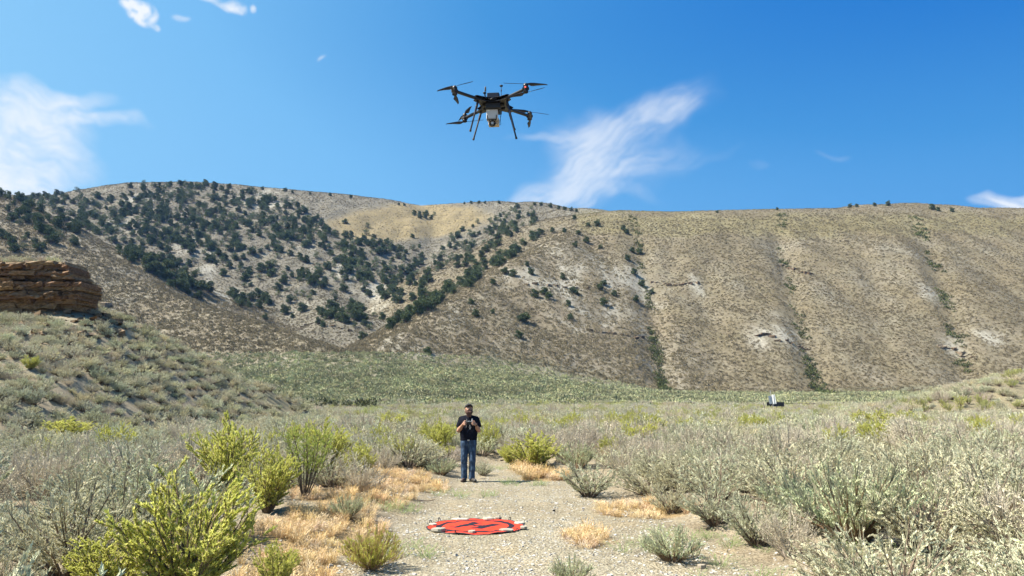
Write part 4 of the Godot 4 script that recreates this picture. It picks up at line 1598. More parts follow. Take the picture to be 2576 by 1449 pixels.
# ---------------------------------------------------------------- signs and rail far out on the flat
func make_signs() -> void:
	var d := 90.0
	var p := spot(1950.7, 1017.0, d)
	var g := height(p.x, d)
	var black := mat(Color(0.012, 0.012, 0.016), 0.5)
	var o := thing("sign_board", "low wide black sign board on the flat behind the leaning white sign", "sign", Vector3(p.x, g, -d))
	part("panel", block(Vector3(2.1, 0.53, 0.05), 0.01), black, o, Vector3(0, p.y - g, 0))
	for x: float in [-0.75, 0.14, 0.8]:
		part("post", block(Vector3(0.1, p.y - g + 0.3, 0.1), 0.01), mat(Color(0.16, 0.11, 0.075), 0.9), o, Vector3(x, (p.y - g + 0.3) * 0.5 - 0.25, -0.09))
	var top := spot(1937.2, 981.5, d - 0.6)
	var low := spot(1947.4, 1034.0, d - 0.6)
	var lg := height(low.x, d - 0.6)
	var lean := (top - low).normalized()
	var foot := low + lean * ((lg - 0.2 - low.y) / lean.y)
	var w := thing("road_sign", "leaning grey post with two white sign panels seen from behind", "sign", foot)
	var steel := mat(Color(0.42, 0.42, 0.40), 0.5, 0.3)
	var white := mat(Color(0.62, 0.64, 0.65), 0.45, 0.2)
	part("post", pipe([Vector3.ZERO, top - foot], 0.045, 8), steel, w)
	var tilt := asin(-(top.x - foot.x) / (top - foot).length())
	var a := spot(1937.6, 1005.9, d - 0.6) - foot
	var b := part("panel", block(Vector3(0.42, 0.95, 0.02), 0.004), white, w, a + Vector3(0, 0, 0.09))
	b.rotation = Vector3(0, 0.35, tilt)
	var c := spot(1947.6, 1004.6, d - 0.6) - foot
	b = part("panel", block(Vector3(0.4, 1.12, 0.02), 0.004), white, w, c + Vector3(0, 0, -0.07))
	b.rotation = Vector3(0, -0.75, tilt)
	part("bracket", block(Vector3(0.55, 0.05, 0.05), 0.006), steel, w, (a + c) * 0.5 + Vector3(0, 0.2, 0))
	# an old leaning post
	var pt := spot(1919.7, 1012.5, 84.0)
	var pb := spot(1928.5, 1032.0, 84.0)
	pb.y = height(pb.x, 84.0) - 0.2
	tag(part("wooden_post", pipe([Vector3.ZERO, pt - pb], 0.06, 7), mat(Color(0.24, 0.21, 0.18), 0.95), self, pb), "weathered grey post leaning to the left beside the black sign", "post")
	# a low rail
	var ra := spot(1987, 1015.5, 108.0)
	var rb := spot(2048, 1015.5, 108.0)
	var f := thing("rail_fence", "thin dark rail on posts right of the black sign", "fence", Vector3(ra.x, height(ra.x, 108.0), ra.z))
	var iron := mat(Color(0.10, 0.085, 0.07), 0.8)
	part("rail", pipe([ra - f.position - Vector3(0.1, 0, 0), rb - f.position + Vector3(0.1, 0, 0)], 0.05, 6), iron, f)
	for x: Vector3 in [ra, rb]:
		part("post", pipe([Vector3(x.x, height(x.x, 108.0) - 0.2, x.z) - f.position, x + Vector3(0, 0.06, 0) - f.position], 0.06, 6), iron, f)
	ra = spot(680, 1030, 92.0)
	rb = spot(760, 1034, 96.0)


# ---------------------------------------------------------------- the drone
func blade(flip: float) -> ArrayMesh:
	var st := begin()
	st.set_smooth_group(1)
	var rows: Array = []
	# along the span, leading edge, trailing edge, pitch, droop
	for q: Array in [[0.018, 0.012, -0.012, 30.0], [0.04, 0.016, -0.016, 28.0], [0.075, 0.022, -0.036, 25.0], [0.11, 0.023, -0.038, 22.0], [0.16, 0.020, -0.030, 18.0], [0.21, 0.016, -0.023, 15.0], [0.26, 0.011, -0.018, 12.0], [0.285, 0.006, -0.017, 11.0], [0.303, -0.009, -0.019, 10.0]]:
		var a := deg_to_rad(q[3])
		var le := Vector3(q[0], q[1] * sin(a), q[1] * cos(a) * flip)
		var te := Vector3(q[0], q[2] * sin(a), q[2] * cos(a) * flip)
		rows.append([le, te])
	for k in rows.size() - 1:
		var a: Vector3 = rows[k][0]
		var b: Vector3 = rows[k][1]
		var c: Vector3 = rows[k + 1][1]
		var d: Vector3 = rows[k + 1][0]
		var up := Vector3(0, 0.0035, 0)
		var ma := (a + b) * 0.5 + up
		var md := (c + d) * 0.5 + up
		var na := (a + b) * 0.5 - up
		var nd := (c + d) * 0.5 - up
		for p: Vector3 in [a, ma, md, a, md, d, ma, b, c, ma, c, md, na, a, d, na, d, nd, b, na, nd, b, nd, c]: st.add_vertex(p)
	return done(st)


func make_drone() -> void:
	var at := spot(1242.1, 262.0, 10.0)
	var o := thing("drone", "black four armed drone with eight propellers hovering above the landing pad", "drone", at, deg_to_rad(-4.5))
	var carbon := mat(Color(0.008, 0.008, 0.011), 0.35)
	var dull := mat(Color(0.009, 0.009, 0.011), 0.6)
	var blue_black := mat(Color(0.007, 0.008, 0.022), 0.4)
	var s := 0.487
	# frame: two plates, waisted between the arms
	var outline := PackedVector2Array()
	for k in 4:
		var a := PI / 4 + k * PI / 2
		for q: Array in [[0.335, -0.13], [0.345, -0.07], [0.345, 0.07], [0.335, 0.13], [0.225, 0.30], [0.185, 0.55]]:
			outline.append(Vector2(cos(a + q[1]), sin(a + q[1])) * q[0])
		outline.append(Vector2(cos(a + PI / 4), sin(a + PI / 4)) * 0.172)
		for q: Array in [[0.185, 1.02], [0.225, 1.27]]:
			outline.append(Vector2(cos(a + q[1]), sin(a + q[1])) * q[0])
	for h: float in [0.026, -0.030]:
		var pl := CSGPolygon3D.new()
		pl.polygon = outline
		pl.depth = 0.005
		pl.rotation.x = PI / 2
		pl.position.y = h
		pl.name = "frame_plate"
		pl.material = carbon
		o.add_child(pl, true)
	# bits between the plates
	part("power_board", block(Vector3(0.30, 0.02, 0.30), 0.004, Transform3D(Basis(Vector3.UP, PI / 4), Vector3.ZERO)), dull, o, Vector3(0, 0.0, 0))
	for q: Array in [[-0.12, 0.06], [0.12, 0.06], [-0.12, -0.08], [0.12, -0.08], [0.0, -0.14]]:
		part("speed_controller", block(Vector3(0.075, 0.03, 0.05), 0.004), mat(Color(0.03, 0.028, 0.025), 0.5), o, Vector3(q[0], -0.048, q[1]))
	part("battery", block(Vector3(0.172, 0.085, 0.25), 0.008), mat(Color(0.007, 0.008, 0.018), 0.4), o, Vector3(0, 0.085, -0.01))
	part("battery_tray", block(Vector3(0.20, 0.02, 0.28), 0.004), carbon, o, Vector3(0, 0.036, -0.01))
	part("battery_strap", block(Vector3(0.178, 0.09, 0.03), 0.004), dull, o, Vector3(0, 0.086, 0.05))
	part("label_plate", block(Vector3(0.075, 0.012, 0.004), 0.001), mat(Color(0.5, 0.5, 0.5), 0.5), o, Vector3(-0.02, 0.03, 0.142))
	part("underbody", block(Vector3(0.21, 0.085, 0.26), 0.008), dull, o, Vector3(0, -0.07, 0.0))
	var st := begin()
	for k in 10:
		var a := TAU * k / 10.0
		slab(st, Transform3D(Basis(Vector3.UP, a), Vector3(cos(a) * 0.15, -0.002, sin(a) * 0.15)), Vector3(0.012, 0.05, 0.012), 0.002)
	part("spacers", done(st), mat(Color(0.3, 0.3, 0.3), 0.4, 0.6), o).set_meta("kind", "stuff")
	# arms, motors, propellers
	var up_turn := {"-1 1": 25.0, "1 1": -8.0, "-1 -1": 65.0, "1 -1": -25.0}
	var low_turn := {"-1 1": 92.0, "1 1": 28.0, "-1 -1": 10.0, "1 -1": 86.0}
	var can := lathe(PackedVector2Array([Vector2(0, 0.0), Vector2(0.020, 0.0), Vector2(0.034, 0.005), Vector2(0.036, 0.010), Vector2(0.036, 0.032), Vector2(0.032, 0.038), Vector2(0.012, 0.041), Vector2(0.010, 0.05), Vector2(0, 0.05)]), 20)
	var hub := lathe(PackedVector2Array([Vector2(0, 0.0), Vector2(0.019, 0.0), Vector2(0.019, 0.010), Vector2(0.008, 0.013), Vector2(0, 0.014)]), 14)
	var wing := blade(1.0)
	var wing_back := blade(-1.0)
	for sx: int in [-1, 1]:
		for sz: int in [1, -1]:
			var end := Vector3(sx * s, 0, sz * s)
			var dir := end.normalized()
			var arm := part("arm", pipe([dir * 0.27, end - dir * 0.02], 0.023, 14), carbon, o)
			part("arm_clamp", pipe([dir * 0.255, dir * 0.33], 0.027, 8), dull, arm)
			part("motor_mount", block(Vector3(0.075, 0.044, 0.075), 0.008, Transform3D(Basis(Vector3.UP, PI / 4), Vector3.ZERO)), dull, o, end)
			for side: int in [1, -1]:
				var m := part("motor", can, carbon, o, end + Vector3(0, 0.020 * side, 0))
				if side < 0: m.rotation.x = PI
				var pr := part("propeller", hub, dull, o, end + Vector3(0, 0.064 * side, 0))
				var key := "%d %d" % [sx, sz]
				pr.rotation.y = -deg_to_rad(up_turn[key] if side > 0 else low_turn[key])
				for t: int in [0, 1]:
					var b := part("blade", wing if (side > 0) == (sx * sz > 0) else wing_back, blue_black, pr, Vector3(0, 0.006, 0))
					b.rotation.y = PI * t
	# lights under the front right and left motors
	var glow := mat(Color(0.9, 0.1, 0.06), 0.4)
	glow.emission_enabled = true
	glow.emission = Color(1.0, 0.25, 0.2)
	glow.emission_energy_multiplier = 1.5
	var dot := lathe(PackedVector2Array([Vector2(0, -0.009), Vector2(0.006, -0.006), Vector2(0.008, 0.0), Vector2(0.006, 0.006), Vector2(0, 0.009)]), 10)
	part("red_led", dot, glow, o, Vector3(s + 0.0, 0.0, s + 0.058))
	var plain := mat(Color(0.8, 0.8, 0.8), 0.3)
	part("white_led", dot, plain, o, Vector3(-s - 0.04, 0.0, s + 0.04))
	# landing legs
	for sx: int in [-1, 1]:
		for sz: int in [1, -1]:
			var a := Vector3(sx * 0.205, -0.035, sz * 0.19)
			var b := Vector3(sx * 0.312, -0.46, sz * 0.17)
			st = begin()
			bar(st, a, a.lerp(b, 0.3), 0.017, 0.016, 10)
			bar(st, a.lerp(b, 0.28), b, 0.012, 0.012, 10)
			var leg := part("landing_leg", done(st), blue_black, o)
			part("rubber_foot", pipe([a.lerp(b, 0.95), a.lerp(b, 1.01)], 0.016, 10), dull, leg)
			part("leg_joint", pipe([a.lerp(b, 0.14), a.lerp(b, 0.19)], 0.018, 8), dull, leg)
	# sensor box with the camera ring below
	part("sensor_box", block(Vector3(0.160, 0.145, 0.11), 0.007), mat(Color(0.50, 0.50, 0.50), 0.5), o, Vector3(-0.017, -0.18, 0.03))
	part("sensor_status_light", dot, mat(Color(0.7, 0.85, 0.8), 0.3), o, Vector3(-0.06, -0.125, 0.085))
	part("rear_box", block(Vector3(0.15, 0.10, 0.10), 0.006), mat(Color(0.45, 0.38, 0.28), 0.6), o, Vector3(0.0, -0.265, -0.035))
	for sx: int in [-1, 1]:
		part("yoke_arm", block(Vector3(0.012, 0.07, 0.014), 0.003), dull, o, Vector3(-0.017 + sx * 0.064, -0.235, 0.092))
	part("yoke_bar", block(Vector3(0.14, 0.014, 0.014), 0.003), dull, o, Vector3(-0.017, -0.266, 0.092))
	var ring: Array = []
	for i in 21:
		var a := TAU * i / 20.0
		ring.append(Vector3(cos(a) * 0.042, -sin(a) * 0.042, 0))
	var cage := part("camera_ring", pipe(ring, 0.008, 8), dull, o, Vector3(-0.010, -0.318, 0.075))
	part("lens_barrel", pipe([Vector3(0, 0, -0.03), Vector3(0, 0, 0.012)], 0.024, 16), carbon, cage)
	part("lens_glass", pipe([Vector3(0, 0, 0.0125), Vector3(0, 0, 0.015)], 0.019, 16), mat(Color(0.35, 0.37, 0.4), 0.1), cage)
	for sx: int in [-1, 1]:
		part("cage_strut", pipe([Vector3(sx * 0.045, 0.052, 0.016), Vector3(sx * 0.032, 0.01, 0.0), Vector3(sx * 0.02, -0.034, 0.0)], 0.006, 6), dull, cage)
	part("cross_bar", pipe([Vector3(-0.042, 0.006, 0.008), Vector3(0.042, 0.006, 0.008)], 0.005, 6), dull, cage)
	part("cable", pipe([Vector3(0.07, -0.09, 0.04), Vector3(0.095, -0.13, 0.045), Vector3(0.108, -0.19, 0.04), Vector3(0.10, -0.25, 0.035), Vector3(0.105, -0.32, 0.03), Vector3(0.075, -0.30, 0.0)], 0.0035, 6), mat(Color(0.04, 0.16, 0.28), 0.5), o)
	part("cable", pipe([Vector3(0.075, -0.09, 0.03), Vector3(0.088, -0.15, 0.03), Vector3(0.10, -0.22, 0.025), Vector3(0.085, -0.29, 0.02)], 0.003, 6), mat(Color(0.02, 0.03, 0.05), 0.5), o)
	# masts and aerials on top
	var puck := lathe(PackedVector2Array([Vector2(0, -0.012), Vector2(0.012, -0.011), Vector2(0.022, -0.004), Vector2(0.026, 0.003), Vector2(0.022, 0.010), Vector2(0.0, 0.013)]), 16)
	var mast := part("mast", pipe([Vector3(0.113, 0.02, 0.06), Vector3(0.113, 0.235, 0.06)], 0.004, 8), dull, o)
	part("position_antenna", puck, dull, mast, Vector3(0.113, 0.243, 0.06))
	part("mast_grip", pipe([Vector3(0.113, 0.165, 0.06), Vector3(0.113, 0.185, 0.06)], 0.009, 8), dull, mast)
	mast = part("mast", pipe([Vector3(-0.15, 0.02, 0.06), Vector3(-0.125, 0.135, 0.06), Vector3(-0.10, 0.03, 0.06)], 0.0045, 8), dull, o)
	part("position_antenna", puck, dull, mast, Vector3(-0.125, 0.145, 0.06))
	part("aerial", lathe(PackedVector2Array([Vector2(0, -0.036), Vector2(0.013, -0.036), Vector2(0.012, 0.0), Vector2(0.010, 0.026), Vector2(0.005, 0.034), Vector2(0, 0.036)]), 12), dull, mast, Vector3(-0.115, 0.21, 0.06))
	part("aerial_rod", pipe([Vector3(-0.105, 0.03, 0.06), Vector3(-0.115, 0.18, 0.06)], 0.003, 6), dull, mast)


# ---------------------------------------------------------------- the man
func make_man() -> void:
	var at := ground_at(1178.0, 1211.5)
	var o := thing("person", "bearded man in black cap, black T-shirt and blue jeans looking up at the drone", "person", at)
	var head := Transform3D(Basis(Vector3.UP, 0.10) * Basis(Vector3.RIGHT, deg_to_rad(-24.0)), Vector3(0.0, 1.655, 0.015))
	var h := func(x: float, y: float, z: float) -> Vector3: return head * Vector3(x, y, z)
	# body: trunk, neck, arms, legs
	var bones := [
		[Vector3(-0.08, 1.36, -0.01), Vector3(0.08, 1.36, -0.01), 0.115, 0.115], [Vector3(-0.13, 1.44, -0.02), Vector3(0.13, 1.44, -0.02), 0.05, 0.05],
		[Vector3(-0.06, 1.36, 0), Vector3(-0.06, 0.98, 0), 0.115, 0.11], [Vector3(0.06, 1.36, 0), Vector3(0.06, 0.98, 0), 0.115, 0.11],
		[Vector3(0, 1.44, -0.02), Vector3(0, 1.60, 0.0), 0.06, 0.056],
		[Vector3(-0.085, 0.92, 0), Vector3(-0.1, 0.5, 0.012), 0.088, 0.06], [Vector3(-0.1, 0.5, 0.012), Vector3(-0.1, 0.09, -0.025), 0.058, 0.04],
		[Vector3(0.085, 0.92, 0), Vector3(0.09, 0.5, 0.025), 0.088, 0.06], [Vector3(0.09, 0.5, 0.025), Vector3(0.08, 0.09, 0.0), 0.058, 0.04],
	]
	var cx := 0.024
	for sx: int in [-1, 1]:
		var el := Vector3(sx * 0.235, 1.165, 0.03)
		var wr := Vector3(cx + sx * 0.148, 1.315, 0.225)
		bones.append([Vector3(sx * 0.185, 1.41, -0.015), el, 0.05, 0.040])
		bones.append([el, el.lerp(wr, 0.35), 0.041, 0.041])
		bones.append([el.lerp(wr, 0.35), wr, 0.041, 0.027])
	var st := begin()
	flesh(st, bones, 0.012, 0.035)
	# head: skull, brow, cheeks, jaw, nose, ears
	flesh(st, [
		[h.call(0, 0.03, -0.02), h.call(0, 0.035, 0.0), 0.090, 0.086], [h.call(0, 0.0, 0.02), h.call(0, -0.05, 0.035), 0.068, 0.058], [h.call(-0.025, -0.075, 0.04), h.call(0.025, -0.075, 0.04), 0.04, 0.04],
		[h.call(-0.03, 0.032, 0.072), h.call(0.03, 0.032, 0.072), 0.014, 0.014], [h.call(-0.042, -0.012, 0.06), h.call(-0.03, -0.03, 0.066), 0.02, 0.018], [h.call(0.042, -0.012, 0.06), h.call(0.03, -0.03, 0.066), 0.02, 0.018],
		[h.call(0, 0.018, 0.088), h.call(0, -0.022, 0.108), 0.009, 0.014], [h.call(-0.012, -0.024, 0.098), h.call(0.012, -0.024, 0.098), 0.009, 0.009],
		[h.call(-0.082, 0.005, -0.01), h.call(-0.084, -0.03, -0.012), 0.012, 0.009], [h.call(0.082, 0.005, -0.01), h.call(0.084, -0.03, -0.012), 0.012, 0.009],
		[h.call(-0.02, -0.055, 0.090), h.call(0.02, -0.055, 0.090), 0.008, 0.008],
	], 0.005, 0.014)
	# hands: palm, four fingers round the back of the controller, thumb on its top
	for sx: int in [-1, 1]:
		var p := func(x: float, y: float, z: float) -> Vector3: return Vector3(cx + sx * x, y, z)
		var hand: Array = [[p.call(0.148, 1.315, 0.225), p.call(0.128, 1.335, 0.258), 0.029, 0.026], [p.call(0.124, 1.352, 0.262), p.call(0.122, 1.318, 0.268), 0.024, 0.022]]
		var far := [0.070, 0.062, 0.064, 0.076]
		for k in 4:
			var y := 1.366 - 0.020 * k
			hand.append([p.call(0.122, y - 0.006, 0.272), p.call(0.114, y, 0.302), 0.0105, 0.0098])
			hand.append([p.call(0.114, y, 0.302), p.call(0.094, y + 0.001, 0.318), 0.0098, 0.0092])
			hand.append([p.call(0.094, y + 0.001, 0.318), p.call(far[k], y - 0.001, 0.317), 0.0092, 0.0078])
		hand.append([p.call(0.128, 1.352, 0.25), p.call(0.115, 1.388, 0.252), 0.013, 0.0115])
		hand.append([p.call(0.115, 1.388, 0.252), p.call(0.085, 1.402, 0.262), 0.0110, 0.009])
		flesh(st, hand, 0.004, 0.007)
	var skin := mat(Color(0.37, 0.20, 0.13), 0.55)
	skin.subsurf_scatter_enabled = true
	skin.subsurf_scatter_strength = 0.08
	part("body", done(st), skin, o)
	# T-shirt
	var cloth := mat(Color(0.008, 0.009, 0.015), 0.95)
	cloth.metallic_specular = 0.2
	cloth.heightmap_enabled = true
	cloth.heightmap_texture = noise_texture(FastNoiseLite.TYPE_SIMPLEX, 0.01, 61, [[0.0, Color.BLACK], [1.0, Color.WHITE]], 3, 256)
	cloth.heightmap_scale = 1.6
	cloth.uv1_triplanar = true
	cloth.uv1_scale = Vector3(2, 1.2, 2)
	var shirt := [
		[Vector3(-0.10, 1.37, 0.0), Vector3(0.10, 1.37, 0.0), 0.128, 0.128], [Vector3(-0.05, 1.472, -0.02), Vector3(-0.178, 1.428, -0.016), 0.058, 0.064], [Vector3(0.05, 1.472, -0.02), Vector3(0.178, 1.424, -0.016), 0.058, 0.064], [Vector3(-0.178, 1.428, -0.016), Vector3(-0.208, 1.33, 0.0), 0.064, 0.064], [Vector3(0.178, 1.424, -0.016), Vector3(0.208, 1.326, 0.0), 0.064, 0.064],
		[Vector3(-0.085, 1.36, 0.0), Vector3(-0.082, 1.10, 0.01), 0.128, 0.118], [Vector3(0.085, 1.36, 0.0), Vector3(0.082, 1.10, 0.01), 0.128, 0.118],
		[Vector3(-0.082, 1.10, 0.012), Vector3(-0.078, 0.93, 0.008), 0.118, 0.116], [Vector3(0.082, 1.10, 0.012), Vector3(0.078, 0.93, 0.008), 0.118, 0.116],
		[Vector3(-0.05, 1.2, 0.03), Vector3(0.04, 1.02, 0.035), 0.11, 0.11],
	]
	var cuts := [[Vector3(0, 0.945, 0), Vector3(0.03, -1, 0)]]
	st = begin()
	flesh(st, shirt, 0.011, 0.03, cuts)
	part("shirt", done(st), cloth, o)
	for sx: int in [-1, 1]:
		var a := Vector3(sx * 0.19, 1.40, -0.01)
		var b := Vector3(sx * 0.240, 1.215, 0.022)
		part("sleeve", body([[a, b, 0.064, 0.074]], 0.011, 0.02, [[a.lerp(b, 0.86), (b - a).normalized()]]), cloth, o)
	part("collar", pipe(range(17).map(func(i): return Vector3(cos(TAU * i / 16.0) * 0.068, 1.515 + 0.012 * -sin(TAU * i / 16.0), -0.012 + sin(TAU * i / 16.0) * 0.062)), 0.009, 6), cloth, o)
	# print on the chest
	var ink := mat(Color(0.42, 0.42, 0.44), 0.9)
	for q: Array in [["I", -0.052, 1.272, 0.052], ["E", 0.035, 1.285, 0.052], ["V", 0.038, 1.225, 0.06]]:
		var t := TextMesh.new()
		t.text = q[0]
		t.font_size = 32
		t.pixel_size = q[3] / 23.0
		t.depth = 0.004
		var f := SystemFont.new()
		f.font_names = PackedStringArray(["Droid Sans"])
		f.font_weight = 700
		t.font = f
		var l := part("shirt_print", t, ink, o, Vector3(q[1], q[2], 0.148 if q[2] < 1.25 else 0.146))
		l.rotation.x = 0.03
	part("shirt_emblem", block(Vector3(0.014, 0.03, 0.004), 0.001), mat(Color(0.6, 0.6, 0.6), 0.9), o, Vector3(0.09, 1.425, 0.118))
	# jeans
	var denim := mat(Color.WHITE, 0.85)
	denim.albedo_texture = noise_texture(FastNoiseLite.TYPE_SIMPLEX, 0.012, 62, [[0.0, Color(0.06, 0.12, 0.20)], [0.5, Color(0.14, 0.235, 0.34)], [1.0, Color(0.38, 0.47, 0.56)]], 5, 512)
	denim.uv1_triplanar = true
	denim.uv1_scale = Vector3(1.6, 0.7, 1.6)
	denim.heightmap_enabled = true
	denim.heightmap_texture = noise_texture(FastNoiseLite.TYPE_SIMPLEX, 0.014, 63, [[0.0, Color.BLACK], [1.0, Color.WHITE]], 3, 256)
	denim.heightmap_scale = 2.5
	var legs := [
		[Vector3(-0.07, 0.95, 0), Vector3(0.07, 0.95, 0), 0.112, 0.112], [Vector3(-0.075, 0.9, 0), Vector3(0.075, 0.9, 0), 0.108, 0.108],
		[Vector3(-0.088, 0.88, 0), Vector3(-0.102, 0.5, 0.012), 0.102, 0.076], [Vector3(-0.102, 0.5, 0.012), Vector3(-0.1, 0.28, -0.01), 0.074, 0.072], [Vector3(-0.1, 0.28, -0.01), Vector3(-0.096, 0.05, -0.02), 0.066, 0.078],
		[Vector3(0.086, 0.88, 0), Vector3(0.092, 0.5, 0.025), 0.102, 0.076], [Vector3(0.092, 0.5, 0.025), Vector3(0.086, 0.28, 0.01), 0.074, 0.072], [Vector3(0.086, 0.28, 0.01), Vector3(0.078, 0.05, 0.01), 0.066, 0.078],
		[Vector3(-0.14, 0.455, 0.05), Vector3(-0.06, 0.465, 0.06), 0.022, 0.018], [Vector3(0.05, 0.47, 0.075), Vector3(0.13, 0.455, 0.06), 0.02, 0.018],
	]
	part("jeans", body(legs, 0.011, 0.03, [[Vector3(0, 0.985, 0), Vector3(0, 1, 0)], [Vector3(0, 0.065, 0), Vector3(0, -1, 0)]]), denim, o)
	part("belt_buckle", block(Vector3(0.05, 0.03, 0.012), 0.004), mat(Color(0.5, 0.48, 0.45), 0.3, 0.9), o, Vector3(0.005, 0.948, 0.126))
	# boots
	var leather := mat(Color(0.025, 0.022, 0.018), 0.6)
	part("boot", body([[Vector3(0.08, 0.14, -0.005), Vector3(0.08, 0.05, 0.0), 0.055, 0.05], [Vector3(0.08, 0.048, 0.0), Vector3(0.165, 0.034, 0.17), 0.048, 0.042], [Vector3(0.08, 0.04, -0.03), Vector3(0.08, 0.04, 0.02), 0.045, 0.045]], 0.008, 0.03, [[Vector3.ZERO, Vector3(0, -1, 0)]]), leather, o)
	part("boot", body([[Vector3(-0.098, 0.14, -0.03), Vector3(-0.098, 0.05, -0.025), 0.055, 0.05], [Vector3(-0.098, 0.048, -0.025), Vector3(-0.13, 0.034, 0.13), 0.048, 0.042], [Vector3(-0.098, 0.04, -0.055), Vector3(-0.098, 0.04, 0.0), 0.045, 0.045]], 0.008, 0.03, [[Vector3.ZERO, Vector3(0, -1, 0)]]), mat(Color(0.06, 0.035, 0.025), 0.6), o)
	# cap, beard, eyes
	var black := mat(Color(0.010, 0.010, 0.012), 0.85)
	var cap := part("cap", body([[h.call(0, 0.045, -0.022), h.call(0, 0.05, 0.0), 0.101, 0.095]], 0.007, 0.01, [[h.call(0, 0.034, 0.0), head.basis * Vector3(0, -1, -0.12)]]), black, o)
	var brim: Array = []
	for i in 9:
		var x := -0.064 + 0.016 * i
		brim.append([h.call(x, 0.054 - x * x * 3.0, 0.05), h.call(x * 1.05, 0.047 - x * x * 4.5, 0.162 - x * x * 9.0), 0.008, 0.007])
	part("brim", body(brim, 0.005, 0.016), black, cap)
	var hair := mat(Color.WHITE, 0.9)
	hair.albedo_texture = noise_texture(FastNoiseLite.TYPE_SIMPLEX, 0.05, 64, [[0.0, Color(0.16, 0.09, 0.07)], [0.6, Color(0.33, 0.22, 0.17)], [1.0, Color(0.52, 0.42, 0.36)]], 4, 256)
	hair.uv1_triplanar = true
	hair.uv1_scale = Vector3(14, 3, 14)
	part("beard", body([
		[h.call(-0.068, -0.005, 0.01), h.call(-0.055, -0.075, 0.045), 0.022, 0.032], [h.call(0.068, -0.005, 0.01), h.call(0.055, -0.075, 0.045), 0.022, 0.032],
		[h.call(-0.05, -0.085, 0.055), h.call(0.05, -0.085, 0.055), 0.04, 0.04], [h.call(-0.03, -0.11, 0.06), h.call(-0.022, -0.175, 0.035), 0.045, 0.03], [h.call(0.03, -0.11, 0.06), h.call(0.024, -0.18, 0.035), 0.045, 0.028],
		[h.call(-0.004, -0.043, 0.100), h.call(-0.04, -0.066, 0.082), 0.011, 0.012], [h.call(0.004, -0.043, 0.100), h.call(0.04, -0.066, 0.082), 0.011, 0.012],
	], 0.006, 0.02), hair, o)
	for sx: int in [-1, 1]:
		part("eye", lathe(PackedVector2Array([Vector2(0, -0.011), Vector2(0.008, -0.007), Vector2(0.011, 0.0), Vector2(0.008, 0.007), Vector2(0, 0.011)]), 10), mat(Color(0.05, 0.035, 0.03), 0.2), o, h.call(sx * 0.031, 0.012, 0.078))
		part("eyebrow", pipe([h.call(sx * 0.012, 0.030, 0.088), h.call(sx * 0.03, 0.036, 0.086), h.call(sx * 0.048, 0.03, 0.076)], 0.004, 5), hair, o)
	part("watch", pipe([Vector3(cx + 0.162, 1.297, 0.200), Vector3(cx + 0.154, 1.307, 0.214)], 0.037, 14), black, o)
	# the radio in his hands
	var c := thing("remote_controller", "black handheld radio controller with two small aerials held at the man's chest", "remote controller", at + Vector3(cx, 1.345, 0.285))
	part("case", block(Vector3(0.205, 0.075, 0.052), 0.014), black, c)
	for sx: int in [-1, 1]:
		part("grip", block(Vector3(0.045, 0.085, 0.045), 0.014), black, c, Vector3(sx * 0.085, -0.012, 0.0))
		part("stick", pipe([Vector3(sx * 0.055, 0.036, -0.01), Vector3(sx * 0.055, 0.062, -0.014)], 0.005, 6), mat(Color(0.3, 0.3, 0.3), 0.4), c)
	part("aerial", pipe([Vector3(-0.052, 0.035, 0.02), Vector3(-0.054, 0.095, 0.022)], 0.004, 6), mat(Color(0.4, 0.4, 0.4), 0.5), c)
	part("aerial", block(Vector3(0.016, 0.062, 0.007), 0.003), mat(Color(0.75, 0.75, 0.73), 0.5), c, Vector3(0.068, 0.068, 0.02))
	part("screen_clamp", block(Vector3(0.045, 0.014, 0.02), 0.004), mat(Color(0.6, 0.6, 0.6), 0.3, 0.5), c, Vector3(-0.01, 0.042, 0.018))
	part("screen_clamp", block(Vector3(0.03, 0.01, 0.02), 0.003), mat(Color(0.5, 0.5, 0.5), 0.3, 0.5), c, Vector3(0.036, 0.041, 0.018))


# ---------------------------------------------------------------- sky
func make_sky() -> PanoramaSkyMaterial:
	var sun := to_sun()
	var small := Image.create_empty(512, 256, false, Image.FORMAT_RGBF)
	for j in 256:
		var el := PI * 0.5 - PI * (j + 0.5) / 256.0
		for i in 512:
			var az := TAU * (i + 0.5) / 512.0 - PI
			var d := Vector3(sin(az) * cos(el), sin(el), -cos(az) * cos(el))
			small.set_pixel(i, j, air(d, sun))
	var w := 4096
	var hgt := 2048
	small.resize(w, hgt, Image.INTERPOLATE_CUBIC)
	var n := FastNoiseLite.new()
	n.seed = 91
	n.frequency = 1.0
	n.fractal_octaves = 6
	n.fractal_gain = 0.55
	var n2 := FastNoiseLite.new()
	n2.seed = 92
	n2.frequency = 1.0
	n2.fractal_octaves = 3
	# clouds in the part of the sky between the horizon and 40 degrees, ahead and to the sides
	for j in range(int(hgt * (0.5 - 42.0 / 180.0)), hgt / 2):
		var el := PI * 0.5 - PI * (j + 0.5) / hgt
		for i in w:
			var az := TAU * (i + 0.5) / w - PI
			if absf(az) > 1.2: continue
			var d := Vector3(sin(az) * cos(el), sin(el), cos(az) * cos(el))
			var p := spot_of(d.x * 1000.0, EYE.y + d.y * 1000.0, d.z * 1000.0)
			var a := cloud(p, n, n2)
			if a > 0.003:
				var c := small.get_pixel(i, j)
				small.set_pixel(i, j, c.lerp(Color(0.90, 0.94, 0.99), a))
	var m := PanoramaSkyMaterial.new()
	m.panorama = ImageTexture.create_from_image(small)
	return m


